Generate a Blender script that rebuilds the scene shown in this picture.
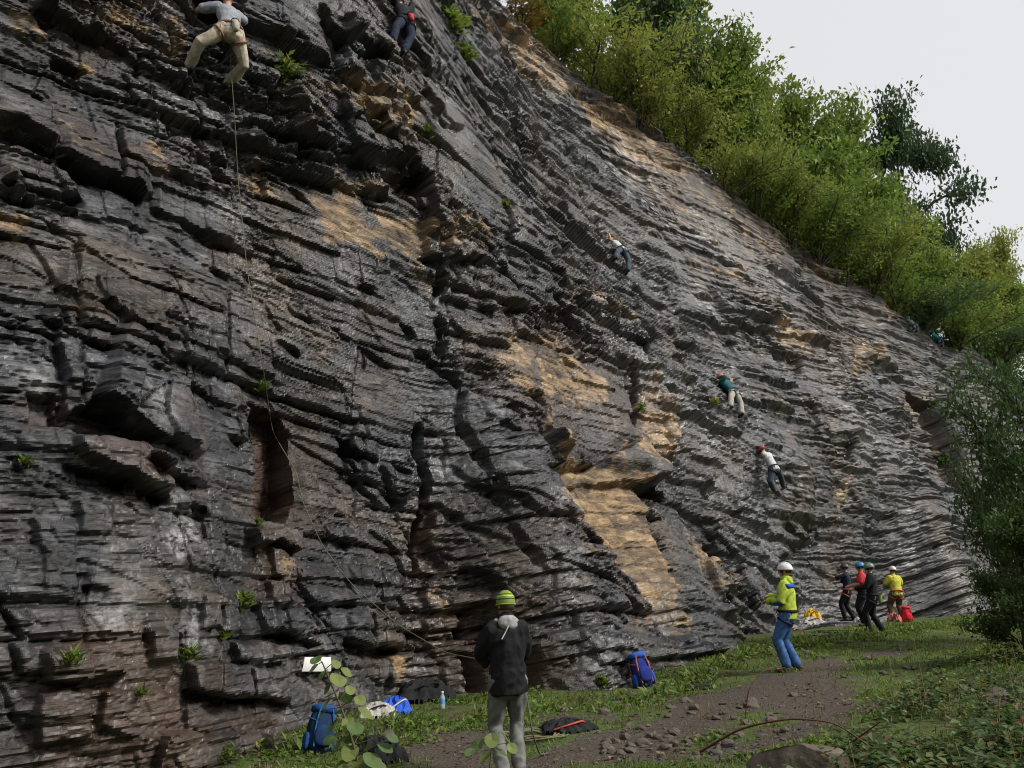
import bpy, bmesh, math, random
import numpy as np
from mathutils import Vector, Matrix, Euler, Quaternion

for o in list(bpy.data.objects): bpy.data.objects.remove(o, do_unlink=True)
SC = bpy.context.scene
COL = SC.collection
R = math.radians

# ------------------------------------------------------------------ camera, world, sun, exposure
CAM = np.array([0.0, 0.0, 1.95]); FPX = 819.0; PITCH = math.atan(188.0/FPX)
cd = bpy.data.cameras.new('camera'); cam = bpy.data.objects.new('camera', cd); COL.objects.link(cam)
cam.location = CAM; cam.rotation_euler = (math.pi/2 + PITCH, 0, 0)
cd.sensor_fit = 'HORIZONTAL'; cd.sensor_width = 36.0; cd.lens = 36.0*FPX/1024.0
cd.clip_start = 0.05; cd.clip_end = 2000
SC.camera = cam
SUN = Vector((0.70, -0.22, 0.68)).normalized()
w = bpy.data.worlds.new('World'); SC.world = w; w.use_nodes = True
nt = w.node_tree; bg = nt.nodes['Background']
sky = nt.nodes.new('ShaderNodeTexSky'); sky.sky_type = 'NISHITA'; sky.sun_disc = False
sky.sun_elevation = math.asin(SUN.z); sky.sun_rotation = math.atan2(SUN.x, SUN.y)
sky.dust_density = 4.0; sky.air_density = 1.2
mx = nt.nodes.new('ShaderNodeMix'); mx.data_type = 'RGBA'; mx.inputs[0].default_value = 0.88
mx.inputs[7].default_value = (6.0, 6.0, 6.02, 1)          # even cloud cover
nt.links.new(sky.outputs[0], mx.inputs[6]); nt.links.new(mx.outputs[2], bg.inputs[0])
bg.inputs[1].default_value = 0.10
sl = bpy.data.lights.new('sun', 'SUN'); sl.energy = 2.8; sl.angle = R(13); sl.color = (1.0, 0.96, 0.90)
so = bpy.data.objects.new('sun', sl); COL.objects.link(so)
so.rotation_euler = (-SUN).to_track_quat('-Z', 'Y').to_euler()
SC.view_settings.view_transform = 'Standard'; SC.view_settings.look = 'None'
SC.view_settings.gamma = 1.0; SC.view_settings.exposure = 0.50; SC.view_settings.use_curve_mapping = False

cy = SC.cycles; cy.use_denoising = True; cy.denoiser = 'OPENIMAGEDENOISE'; cy.denoising_input_passes = 'RGB_ALBEDO_NORMAL'; cy.denoising_prefilter = 'ACCURATE'; cy.max_bounces = 5; cy.diffuse_bounces = 3; cy.glossy_bounces = 2
cy.transmission_bounces = 3; cy.transparent_max_bounces = 6; cy.filter_width = 1.1; cy.caustics_reflective = False; cy.caustics_refractive = False
cy.sample_clamp_indirect = 3.0; cy.sample_clamp_direct = 4.0

# ------------------------------------------------------------------ small helpers
def tag(o, label=None, cat=None, group=None, kind=None):
    if label: o['label'] = label
    if cat: o['category'] = cat
    if group: o['group'] = group
    if kind: o['kind'] = kind
    return o
def empty(name, loc=(0,0,0), rz=0, parent=None):
    o = bpy.data.objects.new(name, None); COL.objects.link(o); o.location = loc; o.rotation_euler = (0,0,rz)
    o.empty_display_size = 0.1
    if parent: o.parent = parent
    return o
def link(name, me, mats=None, parent=None, smooth=True):
    o = bpy.data.objects.new(name, me); COL.objects.link(o)
    if mats is not None:
        me.materials.clear()
        for m in (mats if isinstance(mats, (list, tuple)) else [mats]): me.materials.append(m)
    if parent: o.parent = parent
    return o
def mesh_np(name, V, F, smooth=True, mi=None):
    """V (n,3) ; F (m,k) all same size k"""
    V = np.asarray(V, np.float32); F = np.asarray(F, np.int32)
    me = bpy.data.meshes.new(name)
    me.vertices.add(len(V)); me.vertices.foreach_set('co', V.ravel())
    m, k = F.shape
    me.loops.add(m*k); me.loops.foreach_set('vertex_index', F.ravel())
    me.polygons.add(m); me.polygons.foreach_set('loop_start', np.arange(0, m*k, k, dtype=np.int32))
    me.polygons.foreach_set('use_smooth', np.full(m, smooth, dtype=bool))
    if mi is not None: me.polygons.foreach_set('material_index', np.asarray(mi, np.int32))
    me.update(calc_edges=True)
    return me
def vcol(me, name, arr):
    a = me.color_attributes.new(name, 'FLOAT_COLOR', 'POINT')
    a.data.foreach_set('color', np.asarray(arr, np.float32).ravel())

# numpy gradient noise -------------------------------------------------------------------------
_rs = np.random.RandomState(7)
_perm = _rs.permutation(4096).astype(np.int32)
_g2 = np.stack([np.cos(_rs.rand(4096)*6.2832), np.sin(_rs.rand(4096)*6.2832)], -1)
_ang = _rs.rand(4096)*6.2832
_gx = np.cos(_ang); _gy = np.sin(_ang)
_rnd = _rs.rand(4096)
def hsh(*k):
    h = np.zeros(np.shape(k[0]), np.int64)
    for i, a in enumerate(k): h = _perm[(h + np.asarray(a).astype(np.int64)*(31+7*i) + 17*i) & 4095]
    return h
def rnd(*k): return _rnd[hsh(*k)]
def noise(x, y, seed=0):
    xi = np.floor(x); yi = np.floor(y); fx = x-xi; fy = y-yi
    u = fx*fx*fx*(fx*(fx*6-15)+10); v = fy*fy*fy*(fy*(fy*6-15)+10)
    def g(i, j, dx, dy):
        h = hsh(xi+i, yi+j, np.int64(seed)+0*xi.astype(np.int64)); return _gx[h]*dx + _gy[h]*dy
    a = g(0,0,fx,fy); b = g(1,0,fx-1,fy); c = g(0,1,fx,fy-1); d = g(1,1,fx-1,fy-1)
    return 1.5*((a*(1-u)+b*u)*(1-v) + (c*(1-u)+d*u)*v)
def fbm(x, y, o=4, seed=0, gain=0.5, lac=2.03):
    r = 0; a = 1.0
    for i in range(o):
        r = r + a*noise(x, y, seed+i*13); x = x*lac+3.1; y = y*lac+1.7; a *= gain
    return r
def sstep(a, b, x):
    t = np.clip((x-a)/(b-a), 0, 1); return t*t*(3-2*t)

# camera rays ------------------------------------------------------------------------------------
def ray(px, py):
    u = (px-512.0)/FPX; v = (384.0-py)/FPX
    c, s = math.cos(PITCH), math.sin(PITCH)
    return np.array([u, c - v*s, s + v*c])
def project(P):
    d = np.asarray(P, float) - CAM; c, s = math.cos(PITCH), math.sin(PITCH)
    f = d[...,1]*c + d[...,2]*s; v = -d[...,1]*s + d[...,2]*c
    return 512+FPX*d[...,0]/f, 384-FPX*v/f
def atdepth(px, py, depth):
    """world point on the pixel's ray with world y = depth"""
    d = ray(px, py); return CAM + d*(depth/d[1])

# ------------------------------------------------------------------ materials
def mat(name, rough=0.7, spec=0.3):
    m = bpy.data.materials.new(name); m.use_nodes = True
    b = m.node_tree.nodes['Principled BSDF']; b.inputs['Roughness'].default_value = rough
    b.inputs['Specular IOR Level'].default_value = spec
    return m, m.node_tree, b
def N(nt, t, **kw):
    n = nt.nodes.new(t)
    for k, v in kw.items(): setattr(n, k, v)
    return n
def ramp(nt, fac, stops):
    r = N(nt, 'ShaderNodeValToRGB'); e = r.color_ramp.elements
    while len(e) < len(stops): e.new(0.5)
    for i, (p, c) in enumerate(stops):
        e[i].position = p; e[i].color = (c[0], c[1], c[2], 1) if not isinstance(c, (int, float)) else (c, c, c, 1)
    nt.links.new(fac, r.inputs[0]); return r.outputs[0]
def tnoise(nt, vec, scale, detail=4, rough=0.55, dist=0.0):
    n = N(nt, 'ShaderNodeTexNoise'); n.inputs['Scale'].default_value = scale; n.inputs['Detail'].default_value = detail
    n.inputs['Roughness'].default_value = rough; n.inputs['Distortion'].default_value = dist
    if vec is not None: nt.links.new(vec, n.inputs['Vector'])
    return n.outputs[0]
def mixc(nt, fac, a, b, bt='MIX'):
    m = N(nt, 'ShaderNodeMix', data_type='RGBA', blend_type=bt)
    for i, v in ((0, fac), (6, a), (7, b)):
        if isinstance(v, (int, float)): m.inputs[i].default_value = v
        elif isinstance(v, tuple): m.inputs[i].default_value = (v[0], v[1], v[2], 1)
        else: nt.links.new(v, m.inputs[i])
    return m.outputs[2]
def mth(nt, op, a, b=None, c=None, clamp=False):
    m = N(nt, 'ShaderNodeMath', operation=op); m.use_clamp = clamp
    for i, v in enumerate((a, b, c)):
        if v is None: continue
        if isinstance(v, (int, float)): m.inputs[i].default_value = v
        else: nt.links.new(v, m.inputs[i])
    return m.outputs[0]
def bump(nt, b, h, strength=0.4, dist=0.02):
    n = N(nt, 'ShaderNodeBump'); n.inputs['Strength'].default_value = strength; n.inputs['Distance'].default_value = dist
    nt.links.new(h, n.inputs['Height']); nt.links.new(n.outputs[0], b.inputs['Normal'])
def objvec(nt): return N(nt, 'ShaderNodeTexCoord').outputs['Object']
def mapping(nt, vec, sc=(1,1,1), rot=(0,0,0)):
    m = N(nt, 'ShaderNodeMapping'); m.inputs['Scale'].default_value = sc; m.inputs['Rotation'].default_value = rot
    nt.links.new(vec, m.inputs['Vector']); return m.outputs[0]
_pm = {}
def plain(name, col, rough=0.7, spec=0.3, var=0.25, scale=30.0, bmp=0.15):
    """solid colour with procedural mottling and a little relief"""
    if name in _pm: return _pm[name]
    m, nt, b = mat(name, rough, spec); v = objvec(nt)
    n = tnoise(nt, v, scale, 4)
    c = ramp(nt, n, [(0.25, tuple(x*(1-var) for x in col)), (0.75, tuple(min(1, x*(1+var)) for x in col))])
    nt.links.new(c, b.inputs['Base Color'])
    if bmp: bump(nt, b, tnoise(nt, v, scale*3, 3), bmp, 0.01)
    _pm[name] = m; return m
# ------------------------------------------------------------------ lie of the ground
GC = np.array([(-6,9,0.0),(-3,10.5,0.0),(0,8,0.0),(-1.2,13,0.0),(2.1,13.2,0.1),(4.3,12.3,0.39),(6,18,.42),(8.7,19.0,.44),(16,28,.45),(12,20,.5),
               (2.3,6,.42),(3.6,5,.62),(6,8,.72),(9,13,.62),(0,0,.40),(0,4,.22),(-4,4,.1),(-6,0,.2),(6,2,.8),(12,4,1.2),(0,-8,.8),(25,20,1.0),(26,36,.8)])
def ground_z(x, y):
    x = np.asarray(x, float); y = np.asarray(y, float); w = 0; z = 0
    for gx, gy, gz in GC:
        k = 1/(((x-gx)**2+(y-gy)**2)+0.8)**1.6; w = w+k; z = z+k*gz
    z = z/w
    return z + 0.05*noise(x*0.7, y*0.7, 301) + 0.018*fbm(x*3, y*3, 3, 302)
def G(px, py):
    r = ray(px, py); z = 0.3
    for _ in range(12):
        k = (z-CAM[2])/r[2]; p = CAM+r*k; z = 0.5*z+0.5*float(ground_z(p[0], p[1]))
    return np.array([p[0], p[1], float(ground_z(p[0], p[1]))])
# ------------------------------------------------------------------ the rock face
UU = np.array([0.7317, 0.6816, 0.0]); NI = np.array([-0.6816, 0.7317, 0.0])
D0 = 9.8
def lean(s): return np.radians(84 - 22*np.asarray(sstep(3.0, 21.0, np.asarray(s, float))))
def frame(s):
    a = lean(s)[..., None]; z = np.array([0, 0, 1.0])
    return NI*np.cos(a) + z*np.sin(a), -NI*np.sin(a) + z*np.cos(a)
def crest_t(s):
    return np.interp(s, [0, 5, 9, 14, 20, 24, 26.9, 32.5, 38, 44.5, 55, 70, 90], [15, 17, 21, 26, 31, 32.5, 28.0, 25.3, 24.2, 21.5, 20.0, 20.0, 20.0])
def macro(s, t):
    m = 1.15*np.exp(-((s-10.4)/2.3)**2)*(1-sstep(1.5, 9.5, t))       # buttress nose
    m = m + 0.25*np.exp(-((s-5.3)/1.5)**2)*(1-sstep(0.5, 3.0, t))
    m = m - 0.35*np.exp(-((s-7.8)/0.9)**2)*(1-sstep(0.6, 2.4, t))
    m = m + 0.30*np.sin(s*0.42+0.6)*sstep(12, 22, s)*0.8 + 0.22*np.sin(t*0.6+s*0.16)
    return m
def wpt(s, t, d=0.0):
    s = np.asarray(s, float); T, Nn = frame(s)
    return NI*D0 + UU*s[..., None] + T*np.asarray(t, float)[..., None] + Nn*np.asarray(d, float)[..., None]
def hit(r, s, d):
    T, Nn = frame(np.float64(s)); k = (d - np.dot(CAM - NI*D0, Nn))/np.dot(r, Nn); q = CAM + r*k - NI*D0
    return float(np.dot(q, UU)), float(np.dot(q, T))
def P2ST(px, py, off=0.0):
    r = ray(px, py); s, t = 5.0, 2.0
    for _ in range(40):
        s1, t1 = hit(r, s, off + float(macro(s, t)))
        s += 0.5*(s1-s); t += 0.5*(t1-t)
    return s, t

NROW = 810
th = np.radians(np.concatenate([np.arange(1.0, 10.0, 0.15), np.arange(10.0, 70.0, 0.066), np.arange(70.0, 82.7, 0.052)])); S1 = D0*np.tan(th)
TAU = np.linspace(0, 1, NROW)
SG = np.repeat(S1[:, None], len(TAU), 1); CT = crest_t(S1)
TG = -0.6 + TAU[None, :]*(CT[:, None]+2.1)
NS, NT = SG.shape
sw = SG + 0.07*noise(SG*0.6, TG*0.6, 1) + 0.014*fbm(SG*2.2, TG*2.2, 2, 2)
ZG = TG*np.sin(lean(SG))*1.06            # true height: the beds lie level
tw = ZG + 0.07*noise(SG*0.22, TG*0.4, 3) + 0.012*fbm(SG*1.6, TG*4.0, 2, 4)
DISP = macro(SG, TG)
rough = sstep(-0.15, 0.55, noise(SG*0.22, TG*0.28, 21) + 0.4*noise(SG*0.6, TG*0.6, 22))

def blocks(s, t, thick, ln, seed, slant=0.4):
    nb = int(42/thick)+6
    rs = np.random.RandomState(seed)
    th_ = thick*np.exp(rs.normal(0, 0.42, nb)); B = -2.0 + np.cumsum(th_)
    i = np.clip(np.searchsorted(B, t.ravel()).reshape(t.shape), 1, nb-1)
    lo = B[i-1]; hi = B[i]
    li = ln*(0.6+0.9*rnd(i, seed+1+0*i)); sl = slant*(rnd(i, seed+2+0*i)-0.35)*2
    x = (s + sl*(t-lo))/li + 7*rnd(i, seed+3+0*i) + 50
    k = np.floor(x); f = x-k
    def jit(kk): return kk + 0.55*(rnd(kk, i, seed+5+0*i)-0.5)
    a = jit(k); b = jit(k+1)
    k = np.where(x < a, k-1, np.where(x >= b, k+1, k)); a = jit(k); b = jit(k+1)
    dj = np.minimum(x-a, b-x)*li
    r1 = rnd(k, i, seed+7+0*i); r2 = rnd(k, i, seed+8+0*i); r3 = rnd(k, i, seed+9+0*i)
    rt = (t-lo)/(hi-lo); rx = (x-a)/(b-a)
    return dict(i=i, k=k, dlo=t-lo, dhi=hi-t, dj=dj, r1=r1, r2=r2, r3=r3, rt=rt, rx=rx, th=hi-lo)
def bheight(b, amp, tilt, groove, gw):
    q = (b['r1']-0.5)*2; h = amp*1.7*q*np.abs(q)**1.2
    h = h + tilt*amp*(b['r2']*0.6+0.1)*(0.55-b['rt'])*1.0 + amp*0.9*(b['r3']-0.45)*(b['rx']-0.5)
    e = np.minimum(np.minimum(b['dlo'], b['dhi']), b['dj'])
    return h - groove*(0.25+b['r3'])*np.exp(-(e/gw)**2)
b1 = blocks(sw, tw, 1.15, 3.0, 101, 0.35)
b2 = blocks(sw+0.02*noise(SG*3, TG*3, 31), tw, 0.40, 1.15, 202, 0.55)
b3 = blocks(sw+0.03*noise(SG*5, TG*5, 32), tw+0.05*noise(SG*0.8, TG*1.5, 33), 0.13, 0.50, 303, 0.8)
b4 = blocks(sw, tw+0.03*noise(SG*1.1, TG*2.5, 34), 0.05, 0.30, 404, 0.9)
DISP = DISP + bheight(b1, 0.075, 0.9, 0.10, 0.028)
DISP = DISP + bheight(b2, 0.085, 1.0, 0.09, 0.022)*(0.10+1.05*rough)
r3m = sstep(-0.15, 0.5, noise(SG*0.5, TG*0.6, 41))
DISP = DISP + bheight(b3, 0.036, 1.1, 0.05, 0.014)*(0.16+1.1*r3m*(0.3+0.7*rough))
DISP = DISP + bheight(b4, 0.008, 1.1, 0.0, 0.01)*(0.3+0.7*(1-r3m))
DISP = DISP + 0.06*noise(SG*0.5, TG*0.5, 51)
def facets(s, t, sx, st, seed, amp, slope, groove, gw, shear=0.5, bias=0.5):
    """angular fracture faces: every cell a tilted plane, cracked along its border"""
    x = s/sx + shear*t/st*0.5; y = t/st; xi = np.floor(x); yi = np.floor(y)
    f1 = np.full(s.shape, 9.0); f2 = np.full(s.shape, 9.0); h1 = np.zeros(s.shape); idh = np.zeros(s.shape)
    for i in (-1, 0, 1):
        for j in (-1, 0, 1):
            h = hsh(xi+i, yi+j, np.int64(seed)+0*xi.astype(np.int64))
            dx = x-(xi+i+_rnd[h]); dy = y-(yi+j+_rnd[(h+1)&4095])
            d = dx*dx+dy*dy if sx > 1 else np.maximum(np.abs(dx), np.abs(dy))**2
            pl = amp*(_rnd[(h+2)&4095]-0.5)*2*np.abs(_rnd[(h+2)&4095]-0.5)*2 + slope*((_gx[(h+3)&4095])*dx*sx + (_gy[(h+4)&4095]*0.8-bias)*dy*st)
            m = d < f1
            f2 = np.where(m, f1, np.minimum(f2, d)); h1 = np.where(m, pl, h1); idh = np.where(m, _rnd[(h+6)&4095], idh); f1 = np.where(m, d, f1)
    e = (np.sqrt(f2)-np.sqrt(f1))*min(sx, st)
    return h1 - groove*np.exp(-(e/gw)**2), idh
fs = SG + 0.03*noise(SG*1.2, TG*1.2, 35); ft = tw + 0.02*noise(SG*1.5, TG*1.5, 36)
fa, ia = facets(fs, ft, 1.7, 0.85, 601, 0.16, 0.05, 0.09, 0.022, 0.7)
fb, ib = facets(fs, ft, 0.85, 0.24, 602, 0.085, 0.06, 0.06, 0.016, 0.6)
fc, ic = facets(fs, ft, 0.34, 0.075, 603, 0.026, 0.10, 0.02, 0.009, 0.6)
calm = 1 - 0.55*(1-sstep(7.5, 10.5, SG))*(1-sstep(7.0, 9.5, ZG)) - 0.35*np.exp(-((SG-13.5)/2.2)**2)*(1-sstep(4.5, 7, ZG))
DISP = DISP + calm*(fa*(0.35+0.9*rough) + fb*(0.2+0.9*np.maximum(r3m, rough))) + fc*(0.25+0.8*r3m)*(0.4+0.6*calm)
def saw(b, A, joint=0.0):
    """stepped bedding: every bed stands out towards its lower edge, each block by its own amount"""
    q = b['r1']**2.2
    return A*q*(0.95-0.8*b['rt']) + joint*A*(b['r2']-0.5)*(q+0.25)
swl = SG + 0.05*noise(SG*0.8, TG*0.8, 81)
b5 = blocks(swl, tw, 0.62, 4.2, 505, 0.6); b6 = blocks(swl, tw+0.02*noise(SG*0.7, TG*2, 82), 0.24, 2.2, 606, 0.8); b7 = blocks(swl, tw, 0.095, 1.2, 707, 0.8)
farw = sstep(9, 16, SG)
DISP = DISP + saw(b5, 0.30, .9)*(0.30+1.0*farw) + saw(b6, 0.16, .8)*(0.35+1.0*farw) + saw(b7, 0.05, .6)*(0.40+0.25*farw)*(0.3+0.9*r3m)
TONE = 0.30*ia + 0.30*ib + 0.15*ic + 0.10*b3['r2'] + 0.15*b6['r2']

# traced ledges, joints, niches: points are photo pixels laid onto the face, then real metres
# kind U: proud above the line (undercut below) | D: proud below | L / R: proud on that side | C: open crack
swf = SG + 0.025*fbm(SG*1.7, TG*1.7, 3, 61) + 0.008*noise(SG*5, TG*5, 62)
twf = TG + 0.025*fbm(SG*1.7, TG*1.7, 3, 63) + 0.008*noise(SG*5, TG*5, 64)
def tau(s, t): return (t+0.6)/(crest_t(s)+2.1)
def sub(pts, pad):
    a = np.array(pts); s0, s1 = a[:,0].min()-pad, a[:,0].max()+pad; t0, t1 = a[:,1].min()-pad, a[:,1].max()+pad
    i0, i1 = np.searchsorted(S1, s0), np.searchsorted(S1, s1)
    c = CT[max(i0-1, 0):i1+1]+2.1
    j0 = int(max(0, (t0+0.6)/c.max()*(NROW-1))); j1 = int(min(NROW, (t1+0.6)/c.min()*(NROW-1)+2))
    return slice(max(i0,0), max(i1,1)), slice(j0, max(j1, j0+1))
_ec = [0]
JAG = np.round(2.5*fbm(SG*2.2, TG*2.2, 2, 65))/2.5 + 0.5*noise(SG*7, TG*7, 66)
def edge(kind, pix, h, L=0.6, r=0.0, Lr=0.25, wd=0.012, tap=0.12, off=None):
    pts = [P2ST(*p, off=(off if off is not None else 0.7*h if kind in 'UD' else 0.0)) for p in pix]; h *= 0.85; Lr *= 0.5
    sl = sub(pts, max(3.2*L, 3.2*Lr, 0.2))
    s = swf[sl]; t = twf[sl]
    if s.size == 0: return
    best = np.full(s.shape, 1e9); side = np.zeros(s.shape); along = np.zeros(s.shape); acc = 0.0
    tot = sum(math.dist(pts[i], pts[i+1]) for i in range(len(pts)-1))
    for (x0, y0), (x1, y1) in zip(pts[:-1], pts[1:]):
        dx, dy = x1-x0, y1-y0; ll = math.hypot(dx, dy)+1e-9
        u = ((s-x0)*dx + (t-y0)*dy)/ll; uc = np.clip(u, 0, ll)
        qx = s-x0-dx/ll*uc; qy = t-y0-dy/ll*uc; dd = np.hypot(qx, qy)
        m = dd < best
        cr = (dx*(t-y0) - dy*(s-x0))/ll
        best[m] = dd[m]; side[m] = np.sign(cr)[m]; along[m] = (acc+u)[m]; acc += ll
    tp = np.clip(np.minimum(along, tot-along)/min(tap, tot*0.3), 0, 1)
    # broken into straight runs of uneven length, each standing proud by its own amount
    _ec[0] += 1; sd_ = _ec[0]*11; far_ = max(0.0, pts[0][0]-9)/7; sc_ = max(0.28, h*1.6)*(1+far_)
    sg = np.floor(along/sc_ + 0.8*rnd(np.floor(along/sc_*0.5), 0*along+sd_)); z0 = 0*sg
    tp = tp*(0.30 + 1.15*rnd(sg, z0+sd_+1)); jog = (rnd(sg, z0+sd_+2)-0.5)*min(0.16, 0.10+0.2*h*0.3)
    if kind == 'C':
        DISP[sl] -= h*tp*np.exp(-(best/max(wd, 0.01))**2); return
    (ax, ay), (bx, by) = pts[0], pts[-1]
    left_is = {'U': (bx-ax) > 0, 'D': (bx-ax) < 0, 'L': (by-ay) > 0, 'R': (by-ay) < 0}[kind]
    sd = best*side*(1 if left_is else -1) + jog*(0.6 if kind in 'UD' else 0.5)
    st = sstep(-wd, wd, sd)
    DISP[sl] += tp*(st*h*np.clip(1-np.maximum(sd,0)/(2.2*L), 0, 1) - (1-st)*r*np.clip(1-np.maximum(-sd,0)/(2.0*Lr), 0, 1))
def inpoly(s, t, pts):
    c = np.zeros(s.shape, bool); n = len(pts)
    for i in range(n):
        x0, y0 = pts[i]; x1, y1 = pts[(i+1) % n]
        if y0 == y1: continue
        c ^= ((y0 > t) != (y1 > t)) & (s < (x1-x0)*(t-y0)/(y1-y0)+x0)
    return c
def pdist(s, t, pts):
    best = np.full(s.shape, 1e9); n = len(pts)
    for i in range(n):
        x0, y0 = pts[i]; x1, y1 = pts[(i+1) % n]; dx, dy = x1-x0, y1-y0; l2 = dx*dx+dy*dy+1e-12
        u = np.clip(((s-x0)*dx+(t-y0)*dy)/l2, 0, 1)
        best = np.minimum(best, np.hypot(s-x0-u*dx, t-y0-u*dy))
    return best
BLK = (b1['i']*64 + (b1['k'] % 64)).astype(np.int64)      # block id of every grid point
_nextblk = [1000000]
def patch(pix, h, rim=0.02, flat=0.0, own=True, tilt=0.0):
    """a block (h>0) or niche (h<0) with a sharp outline; tilt: extra height towards its lower edge"""
    pts = [P2ST(*p, off=max(0.0, 0.9*h)) for p in pix]; sl = sub(pts, 0.15)
    s = swf[sl]; t = twf[sl]
    if s.size == 0: return
    ins = inpoly(s, t, pts); sd = pdist(s, t, pts)*np.where(ins, 1, -1) + 0.035*JAG[sl]
    m = sstep(-rim, rim, sd)
    ta = np.array(pts)[:,1]; rel = (ta.max()-t)/(ta.max()-ta.min()+1e-6)
    if flat > 0:
        mean = DISP[sl][ins].mean() if ins.any() else 0
        DISP[sl] = DISP[sl]*(1-m*flat) + mean*m*flat
    DISP[sl] += m*(h + tilt*np.clip(rel, 0, 1))
    if own and h > 0:
        BLK[sl][ins] = _nextblk[0]; _nextblk[0] += 1
STAIN = np.zeros((NS, NT, 4), np.float32); STAIN[...,3] = TONE
_sn = fbm(SG*1.6, TG*1.6, 5, 71)
def stain(ch, pix, amt=1.0, soft=0.25, ragged=0.35):
    pts = [P2ST(*p) for p in pix]; sl = sub(pts, soft*2+0.2)
    s = SG[sl]; t = TG[sl]
    if s.size == 0: return
    sd = pdist(s, t, pts)*np.where(inpoly(s, t, pts), 1, -1) + ragged*_sn[sl]*0.9; soft = soft*1.8
    STAIN[sl][..., ch] = np.maximum(STAIN[sl][..., ch], amt*sstep(-soft, soft, sd))

E = edge
# --- upper left
E('U', [(40,-8),(75,10),(95,24),(112,34)], 0.30, .5, .2)
E('U', [(100,33),(140,57),(190,83),(250,110)], 0.12, .4, .06)
E('U', [(0,40),(40,62),(90,80),(130,100)], 0.08, .4, .03)
patch([(53,57),(65,59),(83,68),(76,73),(54,68)], -0.28)
E('U', [(0,78),(25,88),(52,103)], 0.12, .3, .14)
patch([(-30,70),(0,84),(52,104),(47,164),(32,149),(12,135),(-30,128)], 0.14, flat=.5, tilt=.22)
patch([(-20,133),(12,137),(32,152),(47,166),(47,172),(25,160),(-20,150)], -0.30, own=False)
patch([(54,108),(117,122),(115,154),(85,144),(50,129)], 0.05, flat=.4)
patch([(118,123),(180,150),(198,185),(150,170),(116,156)], 0.09, flat=.4, tilt=.06)
patch([(49,133),(85,148),(113,158),(111,190),(80,178),(48,162)], 0.07, flat=.5, tilt=.12)
patch([(116,160),(145,172),(150,200),(140,202),(113,191)], 0.07, flat=.5, tilt=.12)
E('C', [(118,119),(116,150),(112,192)], 0.16, wd=.025)
E('U', [(48,166),(85,180),(115,192),(142,203)], 0.12, .25, .25, .2)
E('U', [(-10,192),(20,198),(45,206),(78,206)], 0.2, .3, .25, .15)
E('U', [(-10,200),(25,210),(60,222),(110,228),(147,238)], 0.10, .5, .06, .15)
E('U', [(150,210),(175,218),(200,228),(245,242)], 0.16, .4, .14, .15)
E('U', [(160,240),(190,258),(220,270),(256,282)], 0.09, .35, .06, .15)
patch([(214,148),(222,150),(232,160),(228,164),(215,156)], -0.22)
patch([(220,172),(235,178),(234,185),(222,180)], -0.22)
E('U', [(225,85),(260,100),(300,118)], 0.14, .4, .12)
E('U', [(230,118),(256,122),(290,131),(315,140)], 0.2, .5, .2, .2)
# --- top centre slabs
E('U', [(205,-20),(232,0),(256,13),(285,25),(317,39),(346,51)], 0.38, .9, .25, .35)
E('U', [(326,-8),(340,14),(362,31),(395,45)], 0.42, .6, .25, .3)
patch([(353,34),(363,31),(395,46),(392,56),(383,62),(356,52)], -0.55)
E('U', [(345,62),(358,72),(385,78),(405,86),(429,93)], 0.30, .5, .12, .3)
E('R', [(338,15),(348,40),(350,60)], 0.15, .3, .1)
patch([(430,82),(445,88),(468,115),(470,123),(456,120),(441,108)], 0.10, flat=.7, tilt=.28)
patch([(440,109),(456,121),(468,125),(460,128),(446,122)], -0.2, own=False)
for q in ([(366,92),(392,98),(394,108),(372,106)], [(396,92),(418,98),(418,108),(398,108)], [(350,98),(364,104),(362,116),(352,112)],
          [(388,118),(400,118),(400,130),(389,130)], [(402,112),(418,116),(418,124),(402,122)], [(394,127),(418,131),(417,137),(395,134)]):
    patch(q, 0.12, flat=.3, tilt=.06)
patch([(367,112),(386,111),(387,122),(370,119)], -0.30)
patch([(372,124),(386,126),(385,134),(374,131)], -0.25)
patch([(402,107),(417,109),(416,113),(403,112)], -0.2)
E('U', [(420,52),(440,66),(460,80)], 0.18, .3, .12)
E('U', [(395,-4),(420,22),(440,40)], 0.14, .4, .1)
E('U', [(470,-5),(495,8),(512,20)], 0.25, .4, .2)
E('U', [(475,40),(495,50),(520,52)], 0.14, .3, .1)
# long roof and the ochre corner under it
E('U', [(300,135),(350,147),(400,155),(438,158)], 0.34, .8, .18, .5)
patch([(378,152),(438,160),(431,193),(404,192),(392,174)], -0.50, own=False)
E('U', [(256,153),(300,165),(340,175),(396,189)], 0.20, .4, .16, .2)
E('U', [(240,138),(290,150),(340,160)], 0.12, .3, .1, .2)
E('R', [(438,160),(432,185),(431,225),(434,256)], 0.42, 1.2, .12, .5)
E('U', [(432,246),(455,254),(500,262),(520,262)], 0.20, .4, .15, .2)
E('U', [(438,202),(465,212),(486,216)], 0.12, .3, .08)
E('C', [(463,208),(468,235),(490,252)], 0.12, wd=.03)
patch([(492,215),(500,225),(506,240),(500,254),(493,240)], -0.25)
E('U', [(486,212),(505,218),(525,228)], 0.2, .3, .15)
patch([(446,265),(453,268),(453,286),(447,285)], -0.3)
E('U', [(455,285),(490,298),(530,306)], 0.14, .4, .12)
E('C', [(474,270),(484,290),(500,302)], 0.12, wd=.03)
E('C', [(490,272),(497,292)], 0.12, wd=.03)
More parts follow.
